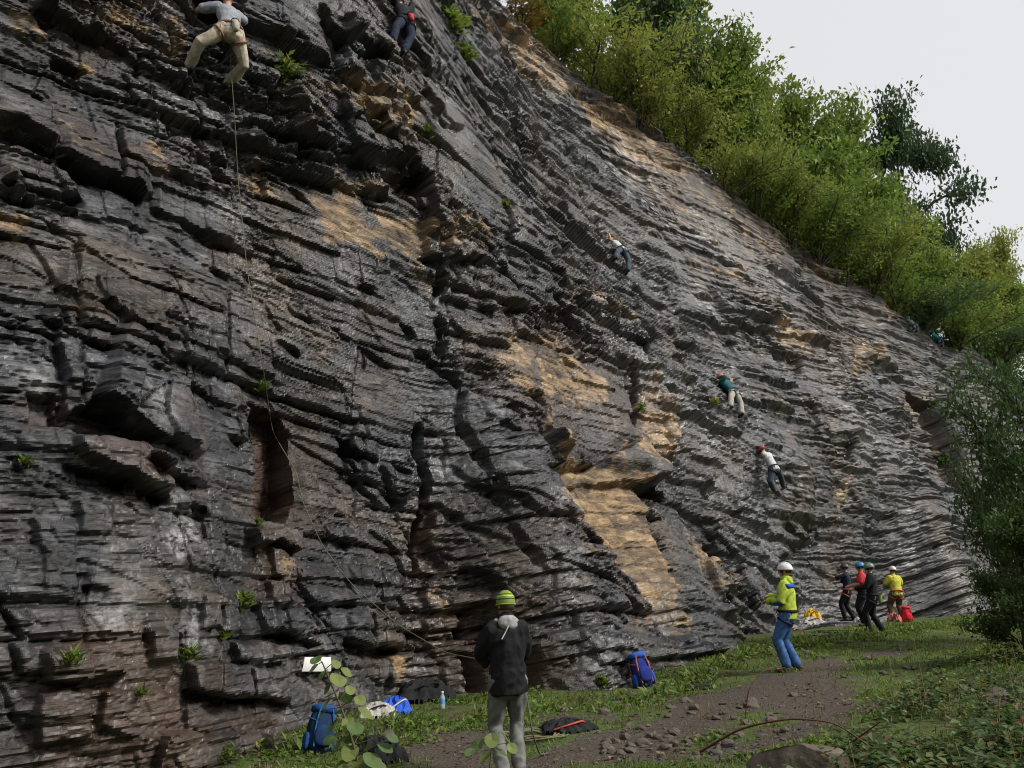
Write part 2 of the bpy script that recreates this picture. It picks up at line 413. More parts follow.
# --- middle
E('U', [(200,232),(256,248),(290,258),(340,272),(380,280),(402,290)], 0.09, .5, .07, .12)
E('U', [(280,268),(320,282),(380,296),(420,310)], 0.06, .3, .08, .1)
E('U', [(297,291),(310,305),(337,317)], 0.12, .25, .1, .12)
E('U', [(264,290),(278,312),(290,330)], 0.07, .2, .06, .1)
E('U', [(284,332),(305,339),(318,351)], 0.13, .25, .1, .12)
E('U', [(348,318),(372,330),(400,345),(440,354)], 0.07, .3, .07, .1)
patch([(419,312),(428,314),(436,324),(426,326)], -0.2)
E('C', [(384,335),(387,360)], 0.12, wd=.03)
E('R', [(455,305),(462,322),(463,344)], 0.12, .4, .2, .2)
E('U', [(440,335),(463,345),(478,358),(492,372)], 0.10, .3, .12, .12)
E('R', [(476,355),(491,376),(496,405),(512,428),(523,448),(530,470)], 0.16, .7, .22, .18)
E('R', [(462,400),(470,432),(481,455),(486,482),(490,505),(492,560)], 0.14, .6, .32, .16)
patch([(484,478),(494,480),(496,500),(490,520),(482,510)], -0.25)
patch([(366,420),(383,424),(386,446),(394,456),(384,452),(374,440)], -0.35, own=False)
E('U', [(383,424),(403,435),(424,443)], 0.2, .4, .18, .15)
E('U', [(424,443),(430,456),(445,470),(463,484)], 0.16, .4, .16, .15)
E('U', [(392,456),(410,472),(440,485)], 0.10, .3, .1, .12)
E('U', [(440,440),(462,446),(470,455)], 0.16, .3, .18, .15)
E('U', [(330,400),(362,405),(378,408)], 0.08, .3, .08, .1)
E('U', [(340,462),(360,465),(400,490)], 0.06, .3, .06, .1)
E('U', [(370,529),(390,530),(410,532)], 0.1, .3, .1, .1)
E('R', [(382,530),(381,545)], 0.06, .2, .1, .1)
E('U', [(418,512),(450,520),(475,530)], 0.08, .3, .08, .1)
E('U', [(500,440),(525,462),(560,480),(580,500)], 0.12, .4, .14, .15)
E('U', [(495,475),(530,500),(565,520)], 0.10, .3, .14, .15)
E('R', [(530,455),(548,490),(570,525),(590,560)], 0.12, .4, .14, .14)
E('U', [(510,395),(530,408),(545,420)], 0.08, .3, .06, .1)
# --- buttress
E('C', [(548,335),(545,383)], 0.10, wd=.03)
E('R', [(545,383),(553,398),(561,430),(574,452)], 0.26, .9, .12, .3)
E('U', [(574,452),(592,456),(610,457),(627,446)], 0.34, .9, .3, .25)
patch([(596,462),(608,463),(640,481),(654,486),(645,490),(634,484),(612,474)], -0.35, own=False)
E('L', [(640,335),(662,375),(681,400),(682,450),(664,450)], 0.16, .7, .22, .5)
patch([(632,357),(638,359),(643,378),(644,398),(640,428),(634,408),(638,385)], -0.42)
E('U', [(622,355),(640,360)], 0.12, .2, .1)
E('U', [(500,324),(540,330),(575,345),(605,356)], 0.12, .4, .14, .15)
patch([(532,316),(540,318),(547,324),(540,328)], -0.25)
E('U', [(512,300),(545,310),(590,332)], 0.1, .3, .12)
patch([(600,308),(608,304),(618,309),(616,316),(605,318),(600,314)], -0.4)
E('C', [(565,285),(572,305),(580,316)], 0.12, wd=.03)
E('C', [(585,282),(592,308)], 0.1, wd=.03)
E('U', [(570,350),(590,368),(598,376)], 0.12, .2, .12)
E('U', [(540,405),(580,412),(625,425)], 0.05, .2, .06)
E('C', [(600,475),(618,520),(638,562),(660,610)], 0.06, wd=.03)
# ochre slab face and its right edge
patch([(608,461),(628,446),(648,434),(662,455),(679,460),(678,470),(656,477),(640,473)], 0.60, flat=.92, tilt=.04)
E('U', [(606,462),(640,474),(656,478),(679,471)], 0.04, .3, .75, .55, off=.54, tap=.05)
E('R', [(640,495),(660,545),(678,590),(695,640)], 0.05, .5, .05)
E('U', [(618,500),(635,508),(648,514)], 0.12, .3, .1)
# broad clean faces between the ledges
for fl, q in ((.85, [(575,455),(600,462),(632,478),(655,540),(690,615),(682,640),(640,560),(592,490)]), (.65, [(650,490),(720,520),(745,580),(740,640),(700,645),(668,560)]),
              (.8, [(310,190),(432,218),(432,252),(330,226)]), (.6, [(515,330),(548,338),(600,358),(632,375),(634,430),(612,450),(576,448),(556,395)]),
              (.55, [(445,90),(520,190),(560,240),(500,190),(440,130)]), (.5, [(640,150),(760,215),(800,270),(740,265),(660,205)]), (.5, [(0,232),(140,248),(150,330),(0,320)]),
              (.6, [(150,202),(245,207),(250,235),(170,225)]), (.6, [(140,400),(220,420),(215,490),(140,455)]), (.5, [(40,520),(130,520),(130,620),(40,610)]),
              (.6, [(256,-12),(330,-12),(345,44),(285,18)]), (.55, [(300,420),(360,430),(400,480),(330,500)]), (.5, [(400,360),(455,372),(470,430),(410,420)]), (.5, [(660,330),(720,350),(760,400),(700,380)])):
    patch(q, 0.0, rim=.16, flat=fl*.9, own=False)
# --- left middle
E('U', [(20,342),(38,350),(75,362),(110,376),(122,380)], 0.11, .4, .1, .12)
E('U', [(122,380),(170,393),(200,400),(235,407),(256,408)], 0.10, .5, .07, .12)
E('R', [(37,352),(34,400),(30,455)], 0.12, .5, .14, .1)
E('U', [(62,416),(95,431),(118,456),(160,460),(186,463),(203,448)], 0.30, .8, .1, .3)
patch([(28,444),(60,424),(92,433),(104,450),(122,461),(90,463),(34,456)], -0.42, own=False)
patch([(0,425),(26,422),(28,455),(0,452)], -0.2, own=False)
patch([(38,462),(75,459),(108,463),(140,494),(138,508),(100,501),(70,488),(44,478)], 0.18, flat=.4, tilt=.18)
E('U', [(25,490),(60,497),(100,504),(140,513)], 0.08, .4, .34, .22)
E('U', [(108,476),(130,490),(160,494),(193,496)], 0.20, .5, .2, .2)
E('U', [(140,514),(170,520),(190,519)], 0.1, .3, .1)
E('U', [(222,436),(240,438),(252,438)], 0.1, .3, .12)
E('C', [(182,522),(181,548),(179,576)], 0.08, wd=.025)
E('C', [(204,448),(222,490),(230,510)], 0.05, wd=.03)
E('C', [(60,385),(63,420)], 0.07, wd=.025)
E('U', [(40,300),(90,318),(120,340)], 0.07, .3, .06)
E('R', [(86,290),(90,315),(110,345)], 0.06, .3, .1)
E('U', [(125,355),(165,366),(215,370)], 0.09, .4, .08)
E('U', [(150,320),(190,335),(225,340)], 0.07, .4, .06)
E('U', [(205,355),(256,368),(300,380)], 0.06, .4, .06)
# niche with the rusty wall and the boulders under it
patch([(263,400),(279,402),(302,410),(308,470),(310,492),(300,516),(272,516),(258,510),(262,450),(250,432)], -0.62, own=False, flat=.5)
patch([(262,402),(276,404),(279,440),(277,514),(272,516),(258,510),(262,450),(250,432)], -0.35, own=False)
patch([(248,528),(284,523),(318,520),(321,532),(316,546),(286,538),(256,545)], 0.28, flat=.3, tilt=.1)
patch([(278,543),(312,552),(313,577),(282,573)], 0.20, flat=.5)
patch([(254,546),(275,545),(280,574),(258,576)], 0.02, flat=.3)
patch([(272,578),(300,580),(302,600),(276,602)], 0.14, flat=.3)
patch([(255,600),(300,596),(335,600),(336,632),(262,630)], 0.16, flat=.3, tilt=.06)
E('U', [(262,632),(300,633),(345,641)], 0.14, .4, .2, .2)
E('U', [(388,633),(420,637),(482,632)], 0.28, .7, .28, .22)
patch([(417,600),(470,597),(485,612),(482,632),(420,636)], 0.08, flat=.5)
patch([(362,598),(415,600),(416,632),(384,632),(362,628)], 0.05, flat=.4)
E('C', [(381,602),(381,685)], 0.15, wd=.03)
E('C', [(416,596),(419,635)], 0.16, wd=.03)
E('C', [(338,590),(352,630)], 0.1, wd=.03)
patch([(457,646),(475,647),(475,674),(460,674)], 0.12, flat=.7)
patch([(437,648),(455,648),(456,672),(440,672)], 0.06, flat=.6)
patch([(430,585),(470,580),(486,594),(452,604)], -0.16)
# blocky wet base left of the buttress
patch([(500,560),(530,556),(552,575),(540,585),(505,590)], 0.10, flat=.4)
patch([(536,588),(560,580),(575,602),(568,622),(545,615)], -0.36)
patch([(578,600),(600,608),(605,618),(585,618)], 0.2, flat=.3, tilt=.08)
patch([(556,600),(575,598),(582,612),(560,616)], 0.18, flat=.3)
patch([(505,600),(540,592),(545,612),(508,620)], 0.12, flat=.4)
patch([(510,622),(548,618),(560,630),(515,634)], 0.10, flat=.4)
patch([(545,634),(557,640),(567,679),(556,678)], -0.35)
patch([(572,640),(592,632),(602,655),(604,688),(574,688)], -0.45)
patch([(528,640),(545,642),(552,680),(530,680)], 0.08, flat=.5)
E('C', [(616,640),(622,655)], 0.15, wd=.03)
E('R', [(600,628),(606,660),(620,695)], 0.1, .4, .1)
E('U', [(638,612),(650,616),(656,610)], 0.1, .3, .12)
patch([(480,520),(498,515),(520,545),(505,560),(485,550)], -0.22)
E('U', [(530,540),(560,555),(590,585)], 0.12, .3, .15)
# base ledges at far left: stepped courses
E('D', [(85,737),(150,733),(190,728),(262,731),(300,742)], 0.34, 1.2, .05)
E('U', [(148,690),(200,697),(256,698),(310,704)], 0.14, .5, .18, .2)
patch([(152,666),(240,664),(242,697),(200,696),(156,690)], 0.16, flat=.4)
patch([(243,668),(300,668),(306,700),(246,697)], 0.12, flat=.4)
patch([(215,646),(262,642),(298,644),(300,664),(218,664)], 0.15, flat=.3)
patch([(0,656),(60,654),(78,676),(30,682),(0,682)], 0.18, flat=.3)
patch([(103,634),(140,636),(142,664),(108,664)], 0.12, flat=.5)
patch([(146,638),(200,636),(206,662),(150,660)], 0.06, flat=.5)
E('C', [(99,630),(102,648),(106,666)], 0.14, wd=.03)
E('C', [(146,630),(145,650),(147,670)], 0.14, wd=.03)
patch([(55,688),(90,690),(140,694),(148,724),(100,734),(50,724)], 0.10, flat=.3)
patch([(150,700),(250,702),(256,726),(152,728)], 0.06, flat=.4)
patch([(-8,690),(48,690),(46,735),(-8,740)], 0.14, flat=.3)
patch([(172,600),(200,598),(196,634),(168,634)], 0.1, flat=.3)
patch([(200,602),(224,600),(222,632),(196,636)], 0.08, flat=.3)
E('U', [(40,600),(55,601),(70,603)], 0.08, .2, .14, .2)
patch([(180,522),(206,520),(210,556),(196,575),(180,570)], 0.07, flat=.4)
patch([(38,520),(72,525),(70,552),(38,550)], 0.07, flat=.5)
patch([(0,540),(32,545),(36,600),(0,600)], 0.08, flat=.4)
# --- right: crest roofs, holes, far niches
E('U', [(578,84),(600,93),(620,106),(650,119),(668,132)], 0.55, .6, .25, .4)
patch([(580,88),(596,95),(598,106),(586,100)], -0.4)
E('U', [(600,135),(612,142),(622,152)], 0.25, .4, .25, .2)
E('U', [(640,145),(660,158),(685,165)], 0.18, .4, .14)
E('U', [(530,40),(560,55),(585,68)], 0.15, .4, .1)
E('U', [(690,155),(720,172),(745,190),(765,205)], 0.25, .5, .18, .3)
E('U', [(770,195),(790,212),(818,236)], 0.4, .5, .25, .3)
E('U', [(812,258),(830,270),(848,276)], 0.35, .5, .25, .3)
for p in ([(540,240),(556,250),(568,252)], [(555,250),(575,262),(590,270)], [(516,196),(530,204),(538,210)], [(548,168),(560,176),(572,186)],
          [(528,120),(548,130),(560,138)], [(520,150),(540,158),(556,170)], [(560,130),(575,150),(590,165)], [(620,285),(632,292),(640,300)],
          [(640,310),(652,320),(662,330)], [(655,225),(700,246),(745,266)], [(700,290),(730,300),(770,320)], [(690,345),(720,352),(745,366)]):
    E('U', p, 0.16, .35, .14, .15)
for p in ([(780,345),(800,350),(820,352)], [(735,270),(760,282),(790,290)], [(770,300),(800,312),(830,326)], [(742,480),(770,490),(790,500)],
          [(690,425),(700,430),(712,432)], [(760,400),(790,410),(800,418)], [(745,440),(775,448),(830,455)], [(810,402),(850,416),(890,432)],
          [(850,430),(880,440),(900,452)], [(780,500),(830,508),(880,516)], [(880,525),(940,532),(980,538)], [(760,520),(800,528),(860,535)],
          [(840,545),(900,552),(970,560)], [(690,455),(720,465),(740,478)], [(800,455),(840,470),(870,476)], [(840,490),(870,500),(930,505)],
          [(870,365),(895,372),(905,378)], [(860,330),(880,345),(900,352)], [(905,375),(925,388),(940,400)], [(800,280),(820,296),(840,310)],
          [(850,350),(880,366),(915,372)], [(760,560),(800,575),(850,582)], [(850,560),(890,580),(940,585)], [(900,585),(940,595),(980,600)]):
    E('U', p, 0.10, .8, .08, .2, wd=.02, tap=.1)
E('L', [(902,384),(918,405),(930,432),(940,455)], 0.15, .6, .2, .4)
patch([(905,388),(936,402),(952,425),(968,450),(975,490),(948,475),(932,442)], -1.1, own=False)
patch([(773,350),(802,352),(808,370),(790,372)], -0.4, own=False)
patch([(733,545),(748,548),(758,560),(764,572),(745,580),(738,565)], 0.25, flat=.4)
patch([(778,540),(800,535),(812,545),(816,575),(805,578),(790,560)], 0.35, flat=.3)
patch([(728,520),(745,522),(755,540),(735,540)], -0.25)
for p in ([(862,334),(868,350),(872,362)], [(854,425),(862,440),(866,448)], [(810,395),(818,412),(826,428)]):
    E('R', p, 0.25, .4, .25, .2, wd=.02)
E('C', [(700,530),(735,545)], 0.1, wd=.04)

# crest: round the top edge back into the hill
over = np.maximum(TG-(CT[:, None]-1.2+0.7*noise(SG*0.35, SG*0+0.5, 91)+0.3*noise(SG*1.2, SG*0+0.5, 92)), 0)
DISP -= 0.55*over**1.5

def blur(a):
    b = a.copy(); b[1:-1] = 0.22*a[:-2]+0.56*a[1:-1]+0.22*a[2:]
    c = b.copy(); c[:,1:-1] = 0.07*b[:,:-2]+0.86*b[:,1:-1]+0.07*b[:,2:]
    return c
DISP = blur(DISP)
_ex = DISP-macro(SG, TG)
DISP -= np.median(_ex[:, :750]) + 0.10
# bring the foot of the face onto the line where it meets the ground
foot = []
for px_, py_ in ((30,806),(120,795),(200,772),(270,745),(300,728),(380,704),(440,693),(480,692),(520,691),(575,690),(622,689),(660,671),(720,651),(760,639),(820,619),(870,611),(930,609),(985,609)):
    g_ = G(px_, py_); s0 = float(np.dot(g_, UU)); p0 = float(np.dot(g_, NI)); ln_ = float(lean(s0)); t0 = g_[2]/math.sin(ln_)
    i_ = int(np.clip(np.searchsorted(S1, s0), 2, NS-3)); j_ = int((t0+0.6)/(CT[i_]+2.1)*(NROW-1))
    cur = float(np.percentile(DISP[i_-6:i_+7, j_:j_+int(0.7/(CT[i_]+2.1)*(NROW-1))+2], 75))
    foot.append((s0, (D0+t0*math.cos(ln_)-p0)/math.sin(ln_)-cur))
foot.sort(); _fs = np.array(foot)
_ds = np.interp(S1, _fs[:,0], _fs[:,1])
_ds = np.array([np.sum(_ds*np.exp(-((S1-q)/0.7)**2)*np.gradient(S1))/np.sum(np.exp(-((S1-q)/0.7)**2)*np.gradient(S1)) for q in S1])
DISP += _ds[:, None]*(1-sstep(1.0, 9.0, TG))
DISP += 0.006*fbm(SG*7, TG*12, 3, 52)
# stains -------------------------------------------------------------------------------------
stain(0, [(310,188),(350,200),(432,215),(432,255),(395,246),(330,226)], 1.0, .15)
stain(0, [(240,160),(300,180),(330,196),(320,206),(260,185)], .55, .2)
stain(0, [(330,165),(395,186),(392,192),(330,178)], .6, .1)
stain(0, [(345,84),(400,92),(422,100),(420,140),(372,124),(340,112)], .95, .2)
stain(0, [(262,28),(300,48),(345,85),(330,110),(290,95),(256,60)], .35, .3)
stain(0, [(110,0),(150,12),(190,40),(186,52),(150,42),(115,12)], .9, .15)
stain(0, [(15,10),(60,32),(95,55),(85,60),(40,42)], .55, .15)
stain(0, [(60,135),(110,150),(105,172),(65,160)], .5, .15)
stain(0, [(130,138),(150,146),(150,158),(132,152)], .5, .1)
stain(0, [(118,165),(150,178),(170,195),(125,188)], .6, .12)
stain(0, [(8,225),(18,230),(18,255),(8,250)], .8, .08)
stain(0, [(48,228),(70,234),(66,262),(52,258)], .4, .1)
stain(0, [(440,205),(490,215),(500,255),(440,250)], .5, .2)
stain(0, [(420,255),(450,265),(448,290),(425,280)], .5, .15)
stain(0, [(565,278),(620,296),(640,320),(600,316),(570,300)], .5, .25)
stain(0, [(512,325),(548,340),(545,385),(520,375)], .65, .2)
stain(0, [(548,335),(575,345),(590,365),(600,400),(575,398),(548,388)], .8, .2)
stain(0, [(590,360),(610,385),(605,405),(592,395)], .8, .1)
stain(0, [(645,370),(680,395),(682,450),(665,452),(650,435),(644,400)], .85, .2)
stain(0, [(608,460),(628,445),(648,434),(662,455),(679,460),(677,470),(640,470)], .75, .12)
stain(0, [(553,395),(560,430),(574,455),(592,490),(600,480),(575,440),(560,396)], .8, .12)
stain(0, [(575,455),(600,462),(632,478),(640,500),(655,540),(675,580),(692,620),(680,640),(665,610),(640,560),(610,520),(590,488)], 1.0, .22)
stain(0, [(500,560),(520,552),(530,590),(505,590)], .45, .15)
stain(0, [(456,645),(476,646),(476,675),(458,675)], 1.0, .04, .05)
stain(0, [(278,543),(312,552),(313,577),(282,573)], .55, .08, .1)
stain(0, [(510,640),(530,640),(530,680),(512,680)], .3, .1)
stain(0, [(470,0),(530,0),(580,85),(560,75),(500,50),(480,30)], .65, .6)
stain(0, [(500,45),(560,70),(578,95),(540,85)], .75, .3)
stain(0, [(580,95),(610,105),(650,130),(692,165),(690,178),(650,165),(610,140),(590,120)], 1.0, .3)
stain(0, [(600,130),(720,180),(800,240),(790,275),(740,268),(690,235),(640,190)], .35, .9)
stain(1, [(600,130),(720,180),(800,240),(790,275),(740,268),(690,235),(640,190)], .45, .9)
stain(0, [(560,200),(620,230),(660,270),(640,280),(590,250)], .22, .5)
stain(0, [(690,255),(750,268),(745,280),(690,265)], .6, .25)
stain(0, [(775,320),(808,330),(808,350),(778,345)], .8, .25)
stain(0, [(845,335),(880,340),(890,355),(860,372)], .9, .3)
stain(0, [(880,290),(910,300),(905,318),(885,312)], .8, .3)
stain(0, [(895,385),(915,400),(925,430),(905,410)], .7, .25)
stain(0, [(705,525),(760,535),(770,575),(740,580),(715,550)], .85, .3)
stain(0, [(880,460),(890,490),(882,500),(872,470)], .6, .3)
stain(0, [(685,180),(770,215),(850,285),(845,300),(780,250),(700,195)], .3, .5)
stain(0, [(782,215),(830,270),(840,290),(815,270)], .7, .3)
stain(0, [(600,520),(640,540),(650,570),(610,560)], .35, .3)
stain(0, [(430,170),(520,240),(600,320),(560,300),(470,230)], .2, .4)
# rusty brown
stain(1, [(283,400),(303,408),(310,470),(312,500),(296,516),(282,512)], 1.0, .07, .08)
stain(1, [(255,520),(320,518),(322,600),(250,600)], .5, .15)
stain(1, [(0,420),(30,420),(125,462),(60,462),(0,455)], .7, .1)
stain(1, [(38,458),(108,462),(140,494),(138,508),(70,490),(40,478)], .7, .1)
stain(1, [(0,620),(80,630),(110,660),(150,690),(300,700),(310,745),(60,768),(0,768)], .75, .2)
stain(1, [(240,640),(330,640),(400,690),(300,705)], .5, .15)
stain(1, [(500,590),(560,575),(612,640),(606,695),(510,690)], .7, .15)
stain(1, [(484,470),(500,478),(500,530),(484,530)], .8, .08)
stain(1, [(905,388),(936,402),(968,450),(975,490),(948,475),(932,442)], 1.0, .25)
stain(1, [(632,355),(646,360),(646,430),(634,420)], .8, .08)
stain(1, [(125,120),(200,150),(200,190),(60,160)], .25, .2)
stain(1, [(740,270),(860,340),(870,400),(800,370),(745,300)], .45, .6)
stain(1, [(790,225),(900,320),(900,350),(830,300)], .5, .5)
stain(1, [(512,140),(620,190),(640,230),(560,200)], .35, .5)
stain(1, [(40,0),(180,60),(240,110),(60,60)], .3, .3)
stain(1, [(50,105),(200,150),(200,190),(50,165)], .45, .2)
stain(1, [(290,400),(340,420),(400,500),(330,520),(310,470)], .35, .3)
stain(1, [(500,300),(640,330),(640,440),(560,440),(505,370)], .35, .3)
# pale mineral wash; patches on the right put wet sheen into the colour
stain(2, [(132,522),(150,518),(158,548),(142,580),(166,592),(173,620),(160,640),(138,632),(130,590)], 1.0, .10, .35)
stain(2, [(40,606),(85,607),(92,625),(50,627)], .55, .1)
stain(2, [(96,398),(118,396),(138,440),(112,440),(96,420)], .6, .12, .4)
stain(2, [(5,400),(22,405),(18,425),(4,420)], .6, .08)
stain(2, [(165,205),(245,200),(250,215),(190,225)], .28, .2)
stain(2, [(600,330),(720,400),(800,470),(850,560),(760,500),(660,400)], .35, .8)
stain(2, [(830,520),(970,545),(980,600),(850,590)], .35, .5)
stain(2, [(700,200),(800,290),(780,300),(690,240)], .28, .4)
stain(2, [(820,380),(890,430),(930,470),(880,460)], .35, .4)
stain(2, [(660,250),(720,300),(740,330),(690,300)], .25, .3)
stain(2, [(250,640),(320,640),(420,690),(280,690)], .30, .2, .5)
# rock material
def rock_material():
    m, nt, b = mat('rock', 0.5, 0.6)
    v = objvec(nt)
    st = N(nt, 'ShaderNodeVertexColor', layer_name='stain'); sp = N(nt, 'ShaderNodeSeparateColor'); nt.links.new(st.outputs[0], sp.inputs[0])
    rot = mapping(nt, v, (1, 1, 1), (0, 0, -math.atan2(UU[1], UU[0])))       # x along the face, z up: the beds lie level
    vb = mapping(nt, rot, (1, 1, 5.0))
    wob = N(nt, 'ShaderNodeVectorMath', operation='MULTIPLY_ADD'); nz = N(nt, 'ShaderNodeTexNoise'); nz.inputs['Scale'].default_value = 1.7; nz.inputs['Detail'].default_value = 2
    nt.links.new(rot, nz.inputs['Vector']); nt.links.new(nz.outputs['Color'], wob.inputs[0]); wob.inputs[1].default_value = (0.10, 0.10, 0.05); nt.links.new(rot, wob.inputs[2])
    def fracture(sx, sz, shear, k):
        """flat fracture faces: each cell tilts its own way"""
        mp = mapping(nt, wob.outputs[0], (sx, sx*0.35, sz), (0, shear, 0))
        vo = N(nt, 'ShaderNodeTexVoronoi', distance='CHEBYCHEV'); vo.inputs['Scale'].default_value = 1.0; nt.links.new(mp, vo.inputs['Vector'])
        lo = N(nt, 'ShaderNodeVectorMath', operation='SUBTRACT'); nt.links.new(mp, lo.inputs[0]); nt.links.new(vo.outputs['Position'], lo.inputs[1])
        gr = N(nt, 'ShaderNodeVectorMath', operation='SUBTRACT'); nt.links.new(vo.outputs['Color'], gr.inputs[0]); gr.inputs[1].default_value = (0.5, 0.5, 0.62)
        dt = N(nt, 'ShaderNodeVectorMath', operation='DOT_PRODUCT'); nt.links.new(lo.outputs[0], dt.inputs[0]); nt.links.new(gr.outputs[0], dt.inputs[1])
        sc = N(nt, 'ShaderNodeSeparateColor'); nt.links.new(vo.outputs['Color'], sc.inputs[0])
        return mth(nt, 'MULTIPLY', dt.outputs['Value'], k), sc.outputs[1]
    h1, t1 = fracture(1.5, 4.2, 0.25, 0.085)
    h2, t2 = fracture(4.2, 13.0, -0.2, 0.03)
    big = tnoise(nt, v, 0.45, 5, 0.6)
    lam = tnoise(nt, vb, 2.2, 7, 0.65, 0.3)
    fine = tnoise(nt, vb, 9.0, 6, 0.7)
    grain = tnoise(nt, v, 45.0, 3, 0.6)
    cell = mth(nt, 'ADD', mth(nt, 'MULTIPLY', t1, 0.5), mth(nt, 'MULTIPLY', t2, 0.5))
    grey = ramp(nt, lam, [(0.32, (0.0065, 0.0068, 0.0082)), (0.50, (0.019, 0.0198, 0.0233)), (0.60, (0.038, 0.0395, 0.045)), (0.74, (0.105, 0.106, 0.112))])
    brn = ramp(nt, fine, [(0.3, (0.017, 0.013, 0.010)), (0.7, (0.066, 0.049, 0.036))])
    f = ramp(nt, big, [(0.43, 0.0), (0.60, 0.9)])
    col = mixc(nt, f, grey, brn)
    tone = mth(nt, 'ADD', mth(nt, 'MULTIPLY', st.outputs[1], 0.5), mth(nt, 'MULTIPLY', cell, 0.5))
    tn = ramp(nt, tone, [(0.32, 0.42), (0.50, 1.0), (0.68, 2.5)])
    col = mixc(nt, 1.0, col, tn, 'MULTIPLY')
    rust = ramp(nt, fine, [(0.3, (0.020, 0.011, 0.007)), (0.7, (0.095, 0.047, 0.025))])
    col = mixc(nt, mth(nt, 'MULTIPLY', sp.outputs[1], 0.85), col, rust)
    streak = tnoise(nt, mapping(nt, rot, (4.5, 1.0, 0.5)), 1.0, 6, 0.65, 0.4)
    och = ramp(nt, lam, [(0.30, (0.060, 0.036, 0.018)), (0.5, (0.165, 0.107, 0.052)), (0.72, (0.29, 0.205, 0.110))])
    och = mixc(nt, 0.6, och, mixc(nt, 1.0, och, tn, 'MULTIPLY'))
    lump = mth(nt, 'ADD', sp.outputs[0], mth(nt, 'MULTIPLY', mth(nt, 'SUBTRACT', tone, 0.5), 1.5))        # stops at block edges
    lump = ramp(nt, mth(nt, 'ADD', lump, mth(nt, 'MULTIPLY', mth(nt, 'SUBTRACT', streak, 0.5), 0.9)), [(0.30, 0.0), (0.85, 1.0)])
    of = mth(nt, 'MULTIPLY', lump, mth(nt, 'MULTIPLY', ramp(nt, sp.outputs[0], [(0.02, 0.0), (0.30, 1.0)]), 0.92), clamp=True)
    col = mixc(nt, of, col, och)
    wn = ramp(nt, tnoise(nt, v, 7.0, 6, 0.7, 0.5), [(0.40, 0.0), (0.60, 1.0)])
    col = mixc(nt, mth(nt, 'MULTIPLY', mth(nt, 'MULTIPLY', sp.outputs[2], wn), 1.25, clamp=True), col, (0.36, 0.36, 0.37))
    vo = N(nt, 'ShaderNodeTexVoronoi'); vo.inputs['Scale'].default_value = 5.5; nt.links.new(v, vo.inputs['Vector'])
    spk = mth(nt, 'LESS_THAN', mth(nt, 'ADD', vo.outputs['Distance'], mth(nt, 'MULTIPLY', grain, 0.10)), 0.125)
    spk = mth(nt, 'MULTIPLY', spk, ramp(nt, tnoise(nt, v, 0.5, 3), [(0.50, 0.0), (0.6, 0.8)]))
    col = mixc(nt, spk, col, (0.30, 0.29, 0.25))
    col = mixc(nt, 0.55, col, mixc(nt, 1.0, col, ramp(nt, grain, [(0.25, 0.7), (0.75, 1.3)]), 'MULTIPLY'))
    nt.links.new(col, b.inputs['Base Color'])
    ro = ramp(nt, tnoise(nt, v, 0.7, 5, 0.6), [(0.36, 0.36), (0.62, 0.58)])
    nt.links.new(mth(nt, 'ADD', ro, mth(nt, 'MULTIPLY', sp.outputs[0], 0.25), clamp=True), b.inputs['Roughness'])
    h = mth(nt, 'ADD', mth(nt, 'ADD', h1, h2), mth(nt, 'MULTIPLY', tnoise(nt, vb, 5.0, 7, 0.68), 0.026))
    bump(nt, b, h, 1.0, 1.0)
    wet = ramp(nt, tnoise(nt, mapping(nt, rot, (0.5, 0.5, 0.22)), 1.0, 5, 0.6), [(0.43, 0.0), (0.60, 0.5)])      # seepage film
    nt.links.new(wet, b.inputs['Coat Weight']); b.inputs['Coat Roughness'].default_value = 0.36
    return m
ROCK = rock_material()

XYZ = wpt(SG, TG, DISP)
def surf(px, py, off=0.0):
    """world point on the built rock surface under a photo pixel"""
    s, t = P2ST(px, py); r = ray(px, py)
    for _ in range(25):
        i = int(np.clip(np.searchsorted(S1, s), 0, NS-1)); j = int(np.clip(tau(s, t)*(NT-1), 0, NT-1))
        d = float(DISP[i, j])+off
        s1, t1 = hit(r, s, d); s += 0.4*(s1-s); t += 0.4*(t1-t)
    return wpt(s, t, d)
CREST_XY = [(S1[i], *project(XYZ[i, int(tau(S1[i], crest_t(S1[i])-0.9)*(NT-1))])) for i in range(0, NS, 3)]
def crest_at(px):
    """position along the face where its crest crosses photo column px"""
    return min(CREST_XY, key=lambda c: abs(c[1]-px))[0]
cliff = empty('cliff', tuple(wpt(12.0, 0.0)))
tag(cliff, 'tall dark slate rock face with ochre bands leaning back over the clearing', 'cliff', kind='structure')
CLOC = Vector(cliff.location)
def build_cliff():
    q = (np.arange(NS-1)[:, None]*NT + np.arange(NT-1)[None, :])
    F = np.stack([q, q+NT, q+NT+1, q+1], -1).reshape(-1, 4)
    ids = BLK[:-1, :-1].reshape(-1)
    V = XYZ.reshape(-1, 3); C = STAIN.reshape(-1, 4)
    uq, inv, cnt = np.unique(ids, return_inverse=True, return_counts=True)
    order = np.argsort(inv, kind='stable'); starts = np.concatenate([[0], np.cumsum(cnt)])
    big = np.argsort(-cnt)
    keep = set(int(x) for x in big[:285]); rest = []
    def emit(name, fi, kind=None):
        f = F[fi]; vs, iv = np.unique(f, return_inverse=True)
        me = mesh_np('rock', V[vs], iv.reshape(-1, 4), smooth=False)
        vcol(me, 'stain', C[vs]); o = link(name, me, ROCK, cliff)
        o.matrix_parent_inverse = Matrix.Translation(-CLOC)
        if kind: o['kind'] = kind
    for g in range(len(uq)):
        fi = order[starts[g]:starts[g+1]]
        if g in keep: emit('rock_block', fi)
        else: rest.append(fi)
    if rest: emit('small_rock_blocks', np.concatenate(rest), 'stuff')
    print('cliff faces', len(F), 'blocks', len(uq))
build_cliff()

